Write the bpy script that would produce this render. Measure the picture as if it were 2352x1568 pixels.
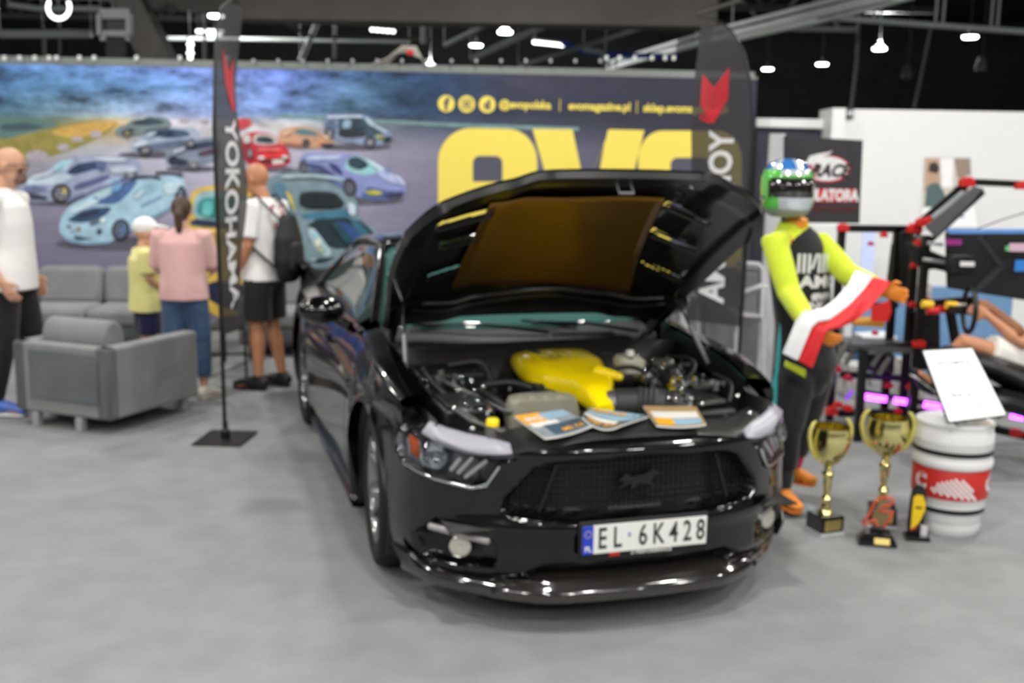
import bpy, bmesh, math, random
import numpy as np
from mathutils import Vector as V, Matrix
random.seed(7)
for o in list(bpy.data.objects): bpy.data.objects.remove(o)
SC = bpy.context.scene; COL = SC.collection
PI = math.pi
# ------------------------------------------------------------ camera
FPX, PIT, ROL, HC = 2419.5, 0.16466, 0.016295, 1.78986
cp, sp = math.cos(PIT), math.sin(PIT); cr, sr = math.cos(ROL), math.sin(ROL)
R0, D0, U0 = V((1,0,0)), V((0,cp,-sp)), V((0,sp,cp))
RV = R0*cr + U0*sr; UV = U0*cr - R0*sr
cam = bpy.data.cameras.new('camera'); camo = bpy.data.objects.new('camera', cam); COL.objects.link(camo)
M = Matrix(((RV.x,UV.x,-D0.x,0),(RV.y,UV.y,-D0.y,0),(RV.z,UV.z,-D0.z,HC),(0,0,0,1)))
camo.matrix_world = M
cam.sensor_width = 36; cam.lens = FPX/2352*36
cam.clip_end = 200; cam.clip_start = .05
cam.dof.use_dof = True; cam.dof.focus_distance = 1.25; cam.dof.aperture_fstop = 5.4; cam.dof.aperture_blades = 0
SC.camera = camo
# ------------------------------------------------------------ view
SC.view_settings.view_transform = 'Standard'; SC.view_settings.look = 'None'
SC.view_settings.gamma = 1; SC.view_settings.use_curve_mapping = False
SC.view_settings.exposure = -0.38
# ------------------------------------------------------------ world: pale light of the rest of the hall
w = bpy.data.worlds.new('world'); SC.world = w; w.use_nodes = True
w.node_tree.nodes['Background'].inputs[0].default_value = (.93,.95,1,1)
w.node_tree.nodes['Background'].inputs[1].default_value = 0.20
# ------------------------------------------------------------ large area lights: rows of hall lamps above the stand
def area(name, loc, size, power, sizey=None, rot=(0,0,0), col=(1,.985,.95), shape=None):
    l = bpy.data.lights.new(name, 'AREA'); l.energy = power; l.color = col
    l.shape = shape or ('RECTANGLE' if sizey else 'DISK'); l.size = size
    if sizey: l.size_y = sizey
    o = bpy.data.objects.new(name, l); COL.objects.link(o); o.location = loc; o.rotation_euler = rot
    return o
LAMP_Z = 4.8
for (x,y,z) in ((-6.4,23.1,5.1),(-.3,25.1,5.1),(9.1,27.2,5.1),(-2.7,33.6,5.1),(-7.1,9.4,5.0),(0.0,9.4,5.0),(7.3,9.4,5.0),(-9.3,22.2,5.1)):
    l=bpy.data.lights.new('ceiling_fill_light','POINT'); l.energy=(520 if y>20 else 110); l.shadow_soft_size=.2; o=bpy.data.objects.new('ceiling_fill_light',l); COL.objects.link(o); o.location=(x,y,z)  # added fill lights: stand in for upward lamp spill, brighten the ceiling steel
HIGHBAY = [(x, y) for y in (-4.2,-.8,2.6,6.0,9.4) for x in (-7.2,-3.6,0,3.6,7.2)]
for (x, y) in HIGHBAY: area('hall_lamp_light', (x+.3*math.sin(y), y, LAMP_Z-.12), .36, 92*(1.22 if y<4 else 1)*(1.12 if x>3 and y<8 else 1)*(.92 if x<-3 and y<4 else 1))
for x in (-3.2, 3.4): area('tube_lamp_light', (x, -1.6, 3.6), 2.6, 95, .16, (math.radians(-12),0,0))
for x in (2.9, 4.6): area('booth_spot_light', (x, 9.2, 3.1), .25, 9, None, (math.radians(38),0,0))

# ------------------------------------------------------------ geometry helpers
def ray(px, py):
    r2 = (px-1176)/FPX; u2 = (784-py)/FPX
    return RV*r2 + UV*u2 + D0
CO = V((0,0,HC))
def gz(px, py, z=0.0):
    d = ray(px,py); return CO + d*((z-HC)/d.z)
def at(px, py, y):
    d = ray(px,py); return CO + d*(y/d.y)
YAW = .29748; CARO = V((.23876, 4.83693, 0))
CF = V((math.sin(YAW), -math.cos(YAW), 0)); CL = V((math.cos(YAW), math.sin(YAW), 0))
CARM = Matrix(((CF.x,CL.x,0,CARO.x),(CF.y,CL.y,0,CARO.y),(0,0,1,0),(0,0,0,1)))
CARI = CARM.inverted()
def cz(px, py, z): return CARI @ gz(px,py,z)
def s2l(c):
    c = c/255.0; return c/12.92 if c <= .04045 else ((c+.055)/1.055)**2.4
def rgb(c): return (s2l(c[0]), s2l(c[1]), s2l(c[2]), 1)
MATS = {}
def mat(name, c, rough=.5, metal=0, spec=.5, emit=0, coat=0, var=.06, scale=14, bump=0, trans=0, alpha=1, ior=1.45, col_attr=False, sheen=0, ecol=None):
    if name in MATS: return MATS[name]
    m = bpy.data.materials.new(name); m.use_nodes = True; n = m.node_tree; N = n.nodes; L = n.links
    b = N['Principled BSDF']
    b.inputs['Roughness'].default_value = rough; b.inputs['Metallic'].default_value = metal
    b.inputs['Specular IOR Level'].default_value = spec; b.inputs['Coat Weight'].default_value = coat
    b.inputs['Coat Roughness'].default_value = .02; b.inputs['IOR'].default_value = ior
    b.inputs['Transmission Weight'].default_value = trans; b.inputs['Alpha'].default_value = alpha
    b.inputs['Sheen Weight'].default_value = sheen
    tc = N.new('ShaderNodeTexCoord'); nz = N.new('ShaderNodeTexNoise'); nz.inputs['Scale'].default_value = scale; nz.inputs['Detail'].default_value = 4
    L.new(tc.outputs['Object'], nz.inputs['Vector'])
    mr = N.new('ShaderNodeMapRange'); mr.inputs['To Min'].default_value = 1-var*2; mr.inputs['To Max'].default_value = 1+var*2
    L.new(nz.outputs['Fac'], mr.inputs['Value'])
    mx = N.new('ShaderNodeMix'); mx.data_type = 'RGBA'; mx.blend_type = 'MULTIPLY'; mx.inputs[0].default_value = 1
    if col_attr:
        a = N.new('ShaderNodeVertexColor'); a.layer_name = 'Col'; L.new(a.outputs['Color'], mx.inputs[6])
    else: mx.inputs[6].default_value = rgb(c)
    L.new(mr.outputs['Result'], mx.inputs[7]); L.new(mx.outputs[2], b.inputs['Base Color'])
    if bump:
        bp = N.new('ShaderNodeBump'); bp.inputs['Strength'].default_value = bump; bp.inputs['Distance'].default_value = .01
        L.new(nz.outputs['Fac'], bp.inputs['Height']); L.new(bp.outputs['Normal'], b.inputs['Normal'])
    if emit:
        b.inputs['Emission Color'].default_value = rgb(ecol or c); b.inputs['Emission Strength'].default_value = emit
    MATS[name] = m; return m

class MB:
    def __init__(s): s.v=[]; s.f=[]; s.m=[]; s.c=[]
    def add(s, vs, fs, m=0, c=None):
        k = len(s.v); s.v += [tuple(v) for v in vs]
        for f in fs: s.f.append([i+k for i in f]); s.m.append(m); s.c.append(c)
        return s
    def box(s, c, d, m=0, R=None, c_=None):
        vs = []
        for x in (-.5,.5):
            for y in (-.5,.5):
                for z in (-.5,.5):
                    p = V((x*d[0],y*d[1],z*d[2])); p = (R@p if R else p) + V(c); vs.append(p)
        return s.add(vs, [(0,1,3,2),(4,6,7,5),(0,4,5,1),(2,3,7,6),(0,2,6,4),(1,5,7,3)], m, c_)
    def bar(s, a, b, w=.04, h=.04, m=0, up=V((0,0,1))):
        a=V(a); b=V(b); d=(b-a); L=d.length; d.normalize()
        if abs(d.dot(up))>.97: up=V((0,1,0))
        x=d.cross(up).normalized(); y=x.cross(d).normalized()
        R=Matrix((( x.x,d.x,y.x),(x.y,d.y,y.y),(x.z,d.z,y.z)))
        return s.box((a+b)/2,(w,L,h),m,R)
    def loft(s, rings, m=0, cap=True, closed=True):
        n=len(rings[0]); vs=[p for r in rings for p in r]; fs=[]
        for i in range(len(rings)-1):
            for j in range(n if closed else n-1):
                k=(j+1)%n; fs.append((i*n+j,i*n+k,(i+1)*n+k,(i+1)*n+j))
        if cap: fs.append(tuple(reversed(range(n)))); fs.append(tuple(range((len(rings)-1)*n,len(rings)*n)))
        return s.add(vs,fs,m)
    def tube(s, pts, r, n=8, m=0, ell=None, side=None, cap=True, round_=False):
        pts=[V(p) for p in pts]; rs=r if isinstance(r,(list,tuple)) else [r]*len(pts)
        rs=[(q,q) if not isinstance(q,(tuple,list)) else q for q in rs]
        if round_:
            d0=(pts[0]-pts[1]).normalized(); d1=(pts[-1]-pts[-2]).normalized(); a=rs[0]; b=rs[-1]
            ra=min(a); rb=min(b)
            P=[pts[0]+d0*ra*.92, pts[0]+d0*ra*.7, pts[0]+d0*ra*.38]+pts+[pts[-1]+d1*rb*.38, pts[-1]+d1*rb*.7, pts[-1]+d1*rb*.92]
            sc=lambda q,k:(q[0]*k,q[1]*k)
            rs=[sc(a,.38),sc(a,.72),sc(a,.93)]+rs+[sc(b,.93),sc(b,.72),sc(b,.38)]; pts=P
        rings=[]; px=None
        for i,p in enumerate(pts):
            d=(pts[min(i+1,len(pts)-1)]-pts[max(i-1,0)]).normalized()
            if side is not None: x=V(side); x=(x-d*x.dot(d)).normalized()
            elif px is None:
                u=V((0,0,1)) if abs(d.z)<.9 else V((0,1,0)); x=d.cross(u).normalized()
            else: x=(px-d*px.dot(d)).normalized()
            px=x; y=d.cross(x)
            rings.append([p+x*(rs[i][0]*math.cos(2*PI*k/n))+y*(rs[i][1]*math.sin(2*PI*k/n)) for k in range(n)])
        return s.loft(rings,m,cap)
    def lathe(s, prof, c=(0,0,0), n=24, m=0, R=None, cap=True):
        rings=[]
        for (r,z) in prof:
            ring=[]
            for k in range(n):
                p=V((r*math.cos(2*PI*k/n),r*math.sin(2*PI*k/n),z)); ring.append((R@p if R else p)+V(c))
            rings.append(ring)
        return s.loft(rings,m,cap)
    def ell(s, c, r, n=16, m=0, R=None):
        prof=[(math.sin(PI*i/10),-math.cos(PI*i/10)) for i in range(11)]
        prof[0]=(.02,-1); prof[-1]=(.02,1); rings=[]
        for (q,z) in prof:
            ring=[]
            for k in range(n):
                p=V((r[0]*q*math.cos(2*PI*k/n),r[1]*q*math.sin(2*PI*k/n),r[2]*z)); ring.append((R@p if R else p)+V(c))
            rings.append(ring)
        return s.loft(rings,m)
    def grid(s, G, m=0, mf=None):
        a=len(G); b=len(G[0]); k=len(s.v); s.v += [tuple(p) for r in G for p in r]
        for i in range(a-1):
            for j in range(b-1):
                mm = mf(i,j) if mf else m
                if mm is None: continue
                s.f.append([k+i*b+j,k+i*b+j+1,k+(i+1)*b+j+1,k+(i+1)*b+j]); s.m.append(mm); s.c.append(None)
        return s
    def poly(s, pts, m=0, c=None): return s.add(pts,[tuple(range(len(pts)))],m,c)
    def prism(s, pts, d, m=0):
        n=len(pts); d=V(d); a=[V(p) for p in pts]; b=[p+d for p in a]
        return s.add(a+b,[tuple(range(n)),tuple(reversed(range(n,2*n)))]+[(i,(i+1)%n,n+(i+1)%n,n+i)[::-1] for i in range(n)],m)
    def build(s, name, mats, parent=None, smooth=40, bevel=0, sub=0, solid=0, remesh=0, relax=0, label=None, offset=0, local=False):
        me=bpy.data.meshes.new(name); me.from_pydata(s.v,[],s.f)
        if not isinstance(mats,(list,tuple)): mats=[mats]
        for q in mats: me.materials.append(q)
        me.polygons.foreach_set('material_index',s.m)
        if any(c is not None for c in s.c):
            ca=me.color_attributes.new('Col','FLOAT_COLOR','CORNER')
            for p,c in zip(me.polygons,s.c):
                cc=rgb(c) if c else (1,1,1,1)
                for li in p.loop_indices: ca.data[li].color=cc
        if not s.c or s.c[0] is None or True:
            bm=bmesh.new(); bm.from_mesh(me)
            if remesh==0 and solid==0 and len(s.f)<60000: bmesh.ops.recalc_face_normals(bm,faces=bm.faces)
            elif solid==0: bmesh.ops.recalc_face_normals(bm,faces=bm.faces)
            bm.to_mesh(me); bm.free()
        o=bpy.data.objects.new(name,me); COL.objects.link(o)
        if remesh:
            q=o.modifiers.new('r','REMESH'); q.mode='VOXEL'; q.voxel_size=remesh
            if relax: q=o.modifiers.new('s','SMOOTH'); q.iterations=relax; q.factor=.5
            dg=bpy.context.evaluated_depsgraph_get(); me2=bpy.data.meshes.new_from_object(o.evaluated_get(dg)); me2.name=name
            o.modifiers.clear(); o.data=me2; me=me2
            if not len(me.materials): me.materials.append(mats[0])
            me.shade_smooth()
        elif smooth:
            me.shade_smooth(); me.set_sharp_from_angle(angle=math.radians(smooth))
        if solid: q=o.modifiers.new('t','SOLIDIFY'); q.thickness=solid; q.offset=offset
        if bevel: q=o.modifiers.new('b','BEVEL'); q.width=bevel; q.segments=2; q.limit_method='ANGLE'
        if sub: q=o.modifiers.new('u','SUBSURF'); q.levels=sub; q.render_levels=sub
        if parent is not None:
            o.parent=parent
            if not local: o.matrix_parent_inverse=PM[parent.name].inverted()
            PM[o.name]=PM[parent.name] if local else Matrix.Identity(4)
        else: PM[o.name]=Matrix.Identity(4)
        if label: o['label']=label
        return o
PM = {}
def tag(o, label, cat, group=None, kind=None):
    if label: o['label']=label
    if cat: o['category']=cat
    if group: o['group']=group
    if kind: o['kind']=kind
    return o
def thing(name, label, cat, loc=(0,0,0), rotz=0, group=None, M=None):
    o=bpy.data.objects.new(name,None); COL.objects.link(o); o.empty_display_size=.1
    if M is None: M=Matrix.Translation(V(loc))@Matrix.Rotation(rotz,4,'Z')
    o.matrix_world=M; PM[o.name]=M.copy()
    return tag(o,label,cat,group)
def struct(mb, name, m, label=None, **k):
    o=mb.build(name,m,**k); o['kind']='structure'
    if label: o['label']=label
    return o
def dup(root, loc=None, rot=None, label=None, M=None):
    r=root.copy(); COL.objects.link(r)
    if M is not None: r.matrix_world=M
    if loc is not None: r.location=loc
    if rot is not None: r.rotation_euler=rot
    if label: r['label']=label
    def rec(a,b):
        for ch in [x for x in bpy.data.objects if x.parent==a]:
            c=ch.copy(); COL.objects.link(c); c.parent=b; rec(ch,c)
    rec(root,r); return r
def text_mb(s, size, ext=.0, bold=0, shear=0, align='CENTER', spacing=1.0, xs=1):
    cu=bpy.data.curves.new('t','FONT'); cu.body=s; cu.size=size; cu.extrude=ext; cu.offset=bold; cu.shear=shear
    cu.align_x=align; cu.align_y='CENTER'; cu.space_character=spacing; cu.resolution_u=3
    o=bpy.data.objects.new('t',cu); COL.objects.link(o); dg=bpy.context.evaluated_depsgraph_get()
    me=bpy.data.meshes.new_from_object(o.evaluated_get(dg)); vs=[V((v.co.x*xs,v.co.y,v.co.z)) for v in me.vertices]; fs=[tuple(p.vertices) for p in me.polygons]
    bpy.data.objects.remove(o); bpy.data.curves.remove(cu); bpy.data.meshes.remove(me)
    return vs,fs
def put(mb, vf, o, x, y, m=0, z=None, c=None):
    """place 2D shapes at origin o with axes x, y"""
    o=V(o); x=V(x); y=V(y); n=x.cross(y).normalized()
    mb.add([o+x*v.x+y*v.y+n*v.z for v in vf[0]], vf[1], m, c); return mb
def frange(a,b,n): return [a+(b-a)*i/(n-1) for i in range(n)]
def lerp(t, tab):
    if t<=tab[0][0]: return tab[0][1]
    for (a,u),(b,v) in zip(tab,tab[1:]):
        if t<=b: return u+(v-u)*(t-a)/(b-a)
    return tab[-1][1]
def cr_(t, tab):   # smooth interpolation through a table
    if t<=tab[0][0]: return tab[0][1]
    if t>=tab[-1][0]: return tab[-1][1]
    for i in range(len(tab)-1):
        if t<=tab[i+1][0]: break
    x0,y0=tab[i]; x1,y1=tab[i+1]
    m0=(y1-tab[i-1][1])/(x1-tab[i-1][0]) if i>0 else (y1-y0)/(x1-x0)
    m1=(tab[i+2][1]-y0)/(tab[i+2][0]-x0) if i+2<len(tab) else (y1-y0)/(x1-x0)
    h=x1-x0; u=(t-x0)/h
    return (2*u**3-3*u*u+1)*y0+(u**3-2*u*u+u)*h*m0+(-2*u**3+3*u*u)*y1+(u**3-u*u)*h*m1
# ------------------------------------------------------------ materials
carpet=mat('grey_carpet',(135,136,136),rough=.95,spec=.1,var=.09,scale=5)
nt=carpet.node_tree; N=nt.nodes; L=nt.links
b=N['Principled BSDF']; n2=N.new('ShaderNodeTexNoise'); n2.inputs['Scale'].default_value=160; n2.inputs['Detail'].default_value=3
tc=[x for x in N if x.type=='TEX_COORD'][0]; L.new(tc.outputs['Object'],n2.inputs['Vector'])
mm=N.new('ShaderNodeMix'); mm.data_type='RGBA'; mm.blend_type='MULTIPLY'; mm.inputs[0].default_value=1
src=b.inputs['Base Color'].links[0].from_socket; L.new(src,mm.inputs[6])
mr=N.new('ShaderNodeMapRange'); mr.inputs['To Min'].default_value=.72; mr.inputs['To Max'].default_value=1.28; L.new(n2.outputs['Fac'],mr.inputs['Value']); L.new(mr.outputs['Result'],mm.inputs[7]); L.new(mm.outputs[2],b.inputs['Base Color'])
bp=N.new('ShaderNodeBump'); bp.inputs['Strength'].default_value=.4; bp.inputs['Distance'].default_value=.004; L.new(n2.outputs['Fac'],bp.inputs['Height']); L.new(bp.outputs['Normal'],b.inputs['Normal'])
m_dark=mat('hall_dark',(58,58,59),rough=.9,spec=.2,var=.2,scale=2)
m_ceil=mat('ceiling_dark',(52,52,51),rough=.9,spec=.2,var=.25,scale=1)
m_white=mat('white_wall_board',(226,226,225),rough=.6,var=.01)
m_alu=mat('aluminium',(176,180,182),rough=.35,metal=.6,var=.04)
m_pipe=mat('painted_pipe',(182,188,184),rough=.5,var=.05)
m_duct=mat('duct_sheet',(112,108,101),rough=.5,metal=.3,var=.12,scale=3)
m_beam=mat('roof_beam',(58,58,58),rough=.7,var=.1)
m_lamp=mat('lamp_diffuser',(255,255,250),emit=14,rough=.4)
m_blackpl=mat('black_plastic',(22,22,23),rough=.42,var=.1)
m_blackgl=mat('black_gloss_plastic',(10,10,11),rough=.12,var=.05)
m_navy=mat('navy_panel',(52,54,66),rough=.6,var=.04)
m_red=mat('red_bracket',(205,36,34),rough=.4)
m_blue=mat('blue_board',(118,158,200),rough=.6)
m_grey=mat('grey_upholstery',(122,122,123),rough=.85,var=.10,scale=6,sheen=.3,bump=.15)
m_greyd=mat('grey_velvet_dark',(80,82,87),rough=.8,var=.25,scale=5,sheen=.5)
m_chrome=mat('chrome',(225,228,230),rough=.07,metal=1,var=.01)
m_steelp=mat('silver_foot',(178,180,182),rough=.35,metal=.5)
# ------------------------------------------------------------ setting
fl=MB(); fl.box((0,14,-.05),(60,56,.1)); struct(fl,'floor',carpet,'light grey exhibition carpet covering the whole hall floor',smooth=0)
ce=MB(); ce.box((0,24,7.55),(64,44,.1)); struct(ce,'ceiling',m_ceil,'dark ceiling high above the stands',smooth=0)
wb=MB(); wb.box((0,42,3.75),(60,.2,7.6)); struct(wb,'wall_back',m_dark,'dark far wall of the exhibition hall',smooth=0)
wr=MB(); wr.box((26,24,3.75),(.2,36,7.6)); struct(wr,'wall_right',m_dark,'dark side wall of the exhibition hall on the right',smooth=0)

# mural wall: plane through two ground points
MA=V((-5.30283,11.12346,0)); MBp=V((2.57942,11.5767,0)); MD=(MBp-MA).normalized(); MN=V((MD.y,-MD.x,0))  # normal towards camera
MZ=2.75
def mw(px,py,off=0.0):
    d=ray(px,py); t=(MA+MN*off-CO).dot(MN)/d.dot(MN); return CO+d*t
WL=MA-MD*3.0; WE=MBp
mural=thing('mural_wall','long printed exhibition wall showing sports cars in a mountain valley beside huge yellow lettering','wall panel',(WL+WE)/2)
bk=MB(); bk.prism([WL-MN*.01,WE-MN*.01,WE-MN*.16,WL-MN*.16],(0,0,MZ-.005)); bk.build('backing_panel',m_navy,mural,smooth=0)
al=MB(); al.prism([WL+MN*.006+V((0,0,MZ)),WE+MN*.006+V((0,0,MZ)),WE-MN*.17+V((0,0,MZ)),WL-MN*.17+V((0,0,MZ))],(0,0,.022))
al.prism([WL-MN*.12+V((0,0,MZ)),WE-MN*.12+V((0,0,MZ)),WE-MN*.17+V((0,0,MZ)),WL-MN*.17+V((0,0,MZ))],(0,0,.085))
al.build('top_rail',mat('rail_grey',(128,132,128),rough=.4,metal=.3),mural,smooth=0)
for x in (5,40,75,108,125,178,212,310,410,520,1395,1425,1460,1500,1530,1550):
    b=MB(); b.box(mw(x,132,.0)-MN*.06,(.035,.04,.05)); b.build('rail_clamp',m_white,mural,bevel=.006)
for x in frange(580,1380,15):
    b=MB(); b.box(mw(x,148,.0)-MN*.06+V((0,0,.04)),(.03,.04,.04)); b.build('rail_clamp',m_alu,mural,bevel=.006)
# printed picture: base colours interpolated over the panel
cols=[-1800,0,130,260,400,520,650,800,900,1000,1200,1400,1560,1740]
rows=[140,170,200,235,262,285,310,345,400,470,540,600,640,1000]
def prow(y):
    # colours left-to-right per row key
    T={140:[(70,105,140)]*2+[(80,112,150),(96,122,165),(92,110,165),(95,110,160),(88,108,170),(66,92,130),(40,58,90),(32,46,70),(58,58,70),(52,54,64),(48,50,60),(46,48,58)],
       200:[(62,92,118)]*2+[(66,98,122),(72,104,134),(92,124,160),(108,132,175),(98,120,168),(70,98,122),(48,72,90),(38,58,82),(60,60,72),(54,55,66),(50,52,62),(46,48,58)],
       262:[(70,100,110)]*2+[(90,112,118),(120,138,148),(120,135,160),(120,140,175),(92,118,150),(62,86,100),(48,66,88),(40,58,78),(50,54,66),(50,52,62),(48,50,60),(44,46,58)],
       285:[(96,112,100)]*2+[(120,122,80),(190,160,90),(195,190,185),(200,198,195),(196,192,180),(120,130,128),(90,98,104),(72,82,96),(64,66,76),(56,58,68),(50,52,62),(44,46,58)],
       345:[(150,150,150)]*2+[(160,160,155),(180,180,182),(184,184,188),(186,184,190),(182,180,186),(160,156,166),(140,136,146),(132,128,138),(110,108,118),(90,88,100),(60,60,76),(44,46,58)],
       470:[(128,124,132)]*2+[(132,128,140),(140,136,148),(160,156,165),(166,162,172),(165,160,170),(150,146,158),(132,128,142),(120,116,130),(104,100,112),(92,88,102),(70,68,84),(44,46,58)],
       640:[(110,108,120)]*2+[(112,110,124),(118,114,128),(120,116,130),(126,122,136),(126,122,136),(120,116,130),(112,108,124),(104,100,116),(92,90,104),(80,78,92),(64,62,78),(42,44,58)],
       1000:[(92,90,102)]*14}
    ks=sorted(T)
    if y<=ks[0]: return T[ks[0]]
    for a,b in zip(ks,ks[1:]):
        if y<=b:
            t=(y-a)/(b-a); return [tuple(p+(q-p)*t for p,q in zip(u,v)) for u,v in zip(T[a],T[b])]
def pcol(x,y):
    r=prow(y); x=max(-1799,min(1739,x))
    for i in range(len(cols)-1):
        if x<=cols[i+1]:
            t=(x-cols[i])/(cols[i+1]-cols[i]); return tuple(p+(q-p)*t for p,q in zip(r[i],r[i+1]))
def pxof(P):
    d=P-CO; z=d.dot(D0); return (1176+FPX*d.dot(RV)/z, 784-FPX*d.dot(UV)/z)
me=bpy.data.meshes.new('printed_picture'); nx,nz=130,60; vs=[];cs=[]
for j in range(nz+1):
    for i in range(nx+1):
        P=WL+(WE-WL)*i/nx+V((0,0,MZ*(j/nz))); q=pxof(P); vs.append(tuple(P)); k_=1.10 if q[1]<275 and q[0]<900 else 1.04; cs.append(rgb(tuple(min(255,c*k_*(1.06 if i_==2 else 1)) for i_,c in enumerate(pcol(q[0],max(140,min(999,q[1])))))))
fs=[(j*(nx+1)+i,j*(nx+1)+i+1,(j+1)*(nx+1)+i+1,(j+1)*(nx+1)+i) for j in range(nz) for i in range(nx)]
me.from_pydata(vs,[],fs); ca=me.color_attributes.new('Col','FLOAT_COLOR','POINT'); ca.data.foreach_set('color',[c for q in cs for c in q])
m_print=mat('printed_vinyl',(255,255,255),rough=.55,var=.22,scale=9,col_attr=True,spec=.3)
m_bg=mat('printed_landscape',(255,255,255),rough=.55,var=.0,col_attr=True,spec=.3)
nt=m_bg.node_tree;N=nt.nodes;L=nt.links;b=N['Principled BSDF']
nz_=[x for x in N if x.type=='TEX_NOISE'][0]; nz_.inputs['Scale'].default_value=1.0; nz_.inputs['Detail'].default_value=9; nz_.inputs['Roughness'].default_value=.72
mp=N.new('ShaderNodeMapping'); mp.inputs['Scale'].default_value=(2.2,2.2,6.5); tc=[x for x in N if x.type=='TEX_COORD'][0]
L.new(tc.outputs['Object'],mp.inputs['Vector']); L.new(mp.outputs['Vector'],nz_.inputs['Vector'])
# print contrast: strong in the hills (upper part of the picture), faint on the gravel
sx=N.new('ShaderNodeSeparateXYZ'); L.new(tc.outputs['Object'],sx.inputs[0])
hz=N.new('ShaderNodeMapRange'); hz.inputs['From Min'].default_value=2.0; hz.inputs['From Max'].default_value=2.35; hz.inputs['To Min'].default_value=.12; hz.inputs['To Max'].default_value=1.0
L.new(sx.outputs['Z'],hz.inputs['Value'])
hx=N.new('ShaderNodeMapRange'); hx.inputs['From Min'].default_value=-1.6; hx.inputs['From Max'].default_value=.2; hx.inputs['To Min'].default_value=1; hx.inputs['To Max'].default_value=.12
L.new(sx.outputs['X'],hx.inputs['Value'])
mu=N.new('ShaderNodeMath'); mu.operation='MULTIPLY'; L.new(hz.outputs[0],mu.inputs[0]); L.new(hx.outputs[0],mu.inputs[1])
sb=N.new('ShaderNodeMapRange'); sb.inputs['From Min'].default_value=.32; sb.inputs['From Max'].default_value=.68; sb.inputs['To Min'].default_value=-.95; sb.inputs['To Max'].default_value=1.5; sb.clamp=False
L.new(nz_.outputs['Fac'],sb.inputs['Value'])
ma=N.new('ShaderNodeMath'); ma.operation='MULTIPLY_ADD'; L.new(sb.outputs[0],ma.inputs[0]); L.new(mu.outputs[0],ma.inputs[1]); ma.inputs[2].default_value=1
mx=[x for x in N if x.type=='MIX'][0]; L.new(ma.outputs[0],mx.inputs[7])
me.materials.append(m_bg); po=bpy.data.objects.new('printed_picture',me); COL.objects.link(po); po.parent=mural; po.matrix_parent_inverse=PM[mural.name].inverted(); PM[po.name]=Matrix.Identity(4)
def sm(pts, it=2):   # round a traced outline
    for _ in range(it):
        q=[]
        for i in range(len(pts)):
            a=pts[i]; b=pts[(i+1)%len(pts)]
            q+=[(a[0]*.78+b[0]*.22,a[1]*.78+b[1]*.22),(a[0]*.22+b[0]*.78,a[1]*.22+b[1]*.78)]
        pts=q
    return pts
LAY=[.0015]
mp_=MB()
def mpoly(c,pts,it=1):
    LAY[0]+=.00012
    mp_.poly([mw(x,y,LAY[0]) for x,y in (sm(pts,it) if it else pts)],0,c)
def mell(c,x,y,rx,ry,rot=0): 
    a=math.radians(rot); mpoly(c,[(x+rx*math.cos(t)*math.cos(a)-ry*math.sin(t)*math.sin(a),y+rx*math.cos(t)*math.sin(a)+ry*math.sin(t)*math.cos(a)) for t in [2*PI*k/14 for k in range(14)]],0)
# meadow, water, rocks
mpoly((96,125,120),[(-600,290),(-600,268),(0,265),(90,272),(140,285),(80,300),(0,322),(-600,360)])
mpoly((70,90,98),[(0,285),(60,282),(110,292),(60,300),(0,300)])
mpoly((150,140,75),[(-600,420),(-600,330),(0,322),(90,302),(160,285),(230,275),(275,280),(250,305),(190,335),(110,362),(30,372),(-100,400)])
mpoly((205,165,90),[(110,305),(150,290),(240,275),(275,280),(235,305),(165,318)])
for (x,y,a,b_) in [(85,358,26,13),(145,338,14,8),(178,320,14,6),(220,308,14,8),(425,278,14,6),(470,280,12,6)]: mell((176,166,176),x,y,a,b_)
mpoly((120,150,150),[(640,262),(900,276),(1100,285),(1330,292),(1330,300),(1100,294),(900,284),(640,270)],0)
# shadows beneath printed cars
for q in [(285,560,160,16),(190,462,150,12),(350,356,80,8),(440,388,60,7),(620,388,55,7),(810,460,120,12),(820,338,80,8),(740,640,150,16)]: mell((96,92,106),*q)
# far grey coupe
mpoly((122,136,140),[(262,305),(268,292),(290,285),(310,270),(340,266),(375,268),(395,280),(392,300),(350,308),(300,315),(272,314)])
mpoly((66,80,90),[(300,285),(318,273),(345,270),(372,276),(380,284),(330,290)])
mell((110,96,70),292,305,9,9); mell((40,42,48),378,300,7,8)
# silver coupe 2
mpoly((162,176,196),[(297,340),(300,322),(330,312),(352,298),(390,291),(440,292),(462,305),(455,330),(420,340),(360,348),(320,355)])
mpoly((70,90,120),[(345,312),(362,300),(395,296),(430,300),(440,312),(390,318)])
mell((60,66,80),332,345,18,9); mell((50,55,70),440,328,10,10); mpoly((100,112,140),[(330,332),(430,318),(440,326),(350,342)])
# dark silver 3
mpoly((130,140,160),[(380,372),(378,352),(400,340),(440,322),(480,314),(505,316),(510,360),(480,375),(430,386),(395,384)])
mpoly((60,66,84),[(410,345),(445,328),(490,322),(500,335),(450,345)])
mell((205,215,225),445,378,13,11); mell((40,42,52),398,368,12,10); mpoly((86,66,80),[(450,350),(505,335),(505,350),(460,362)])
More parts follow.
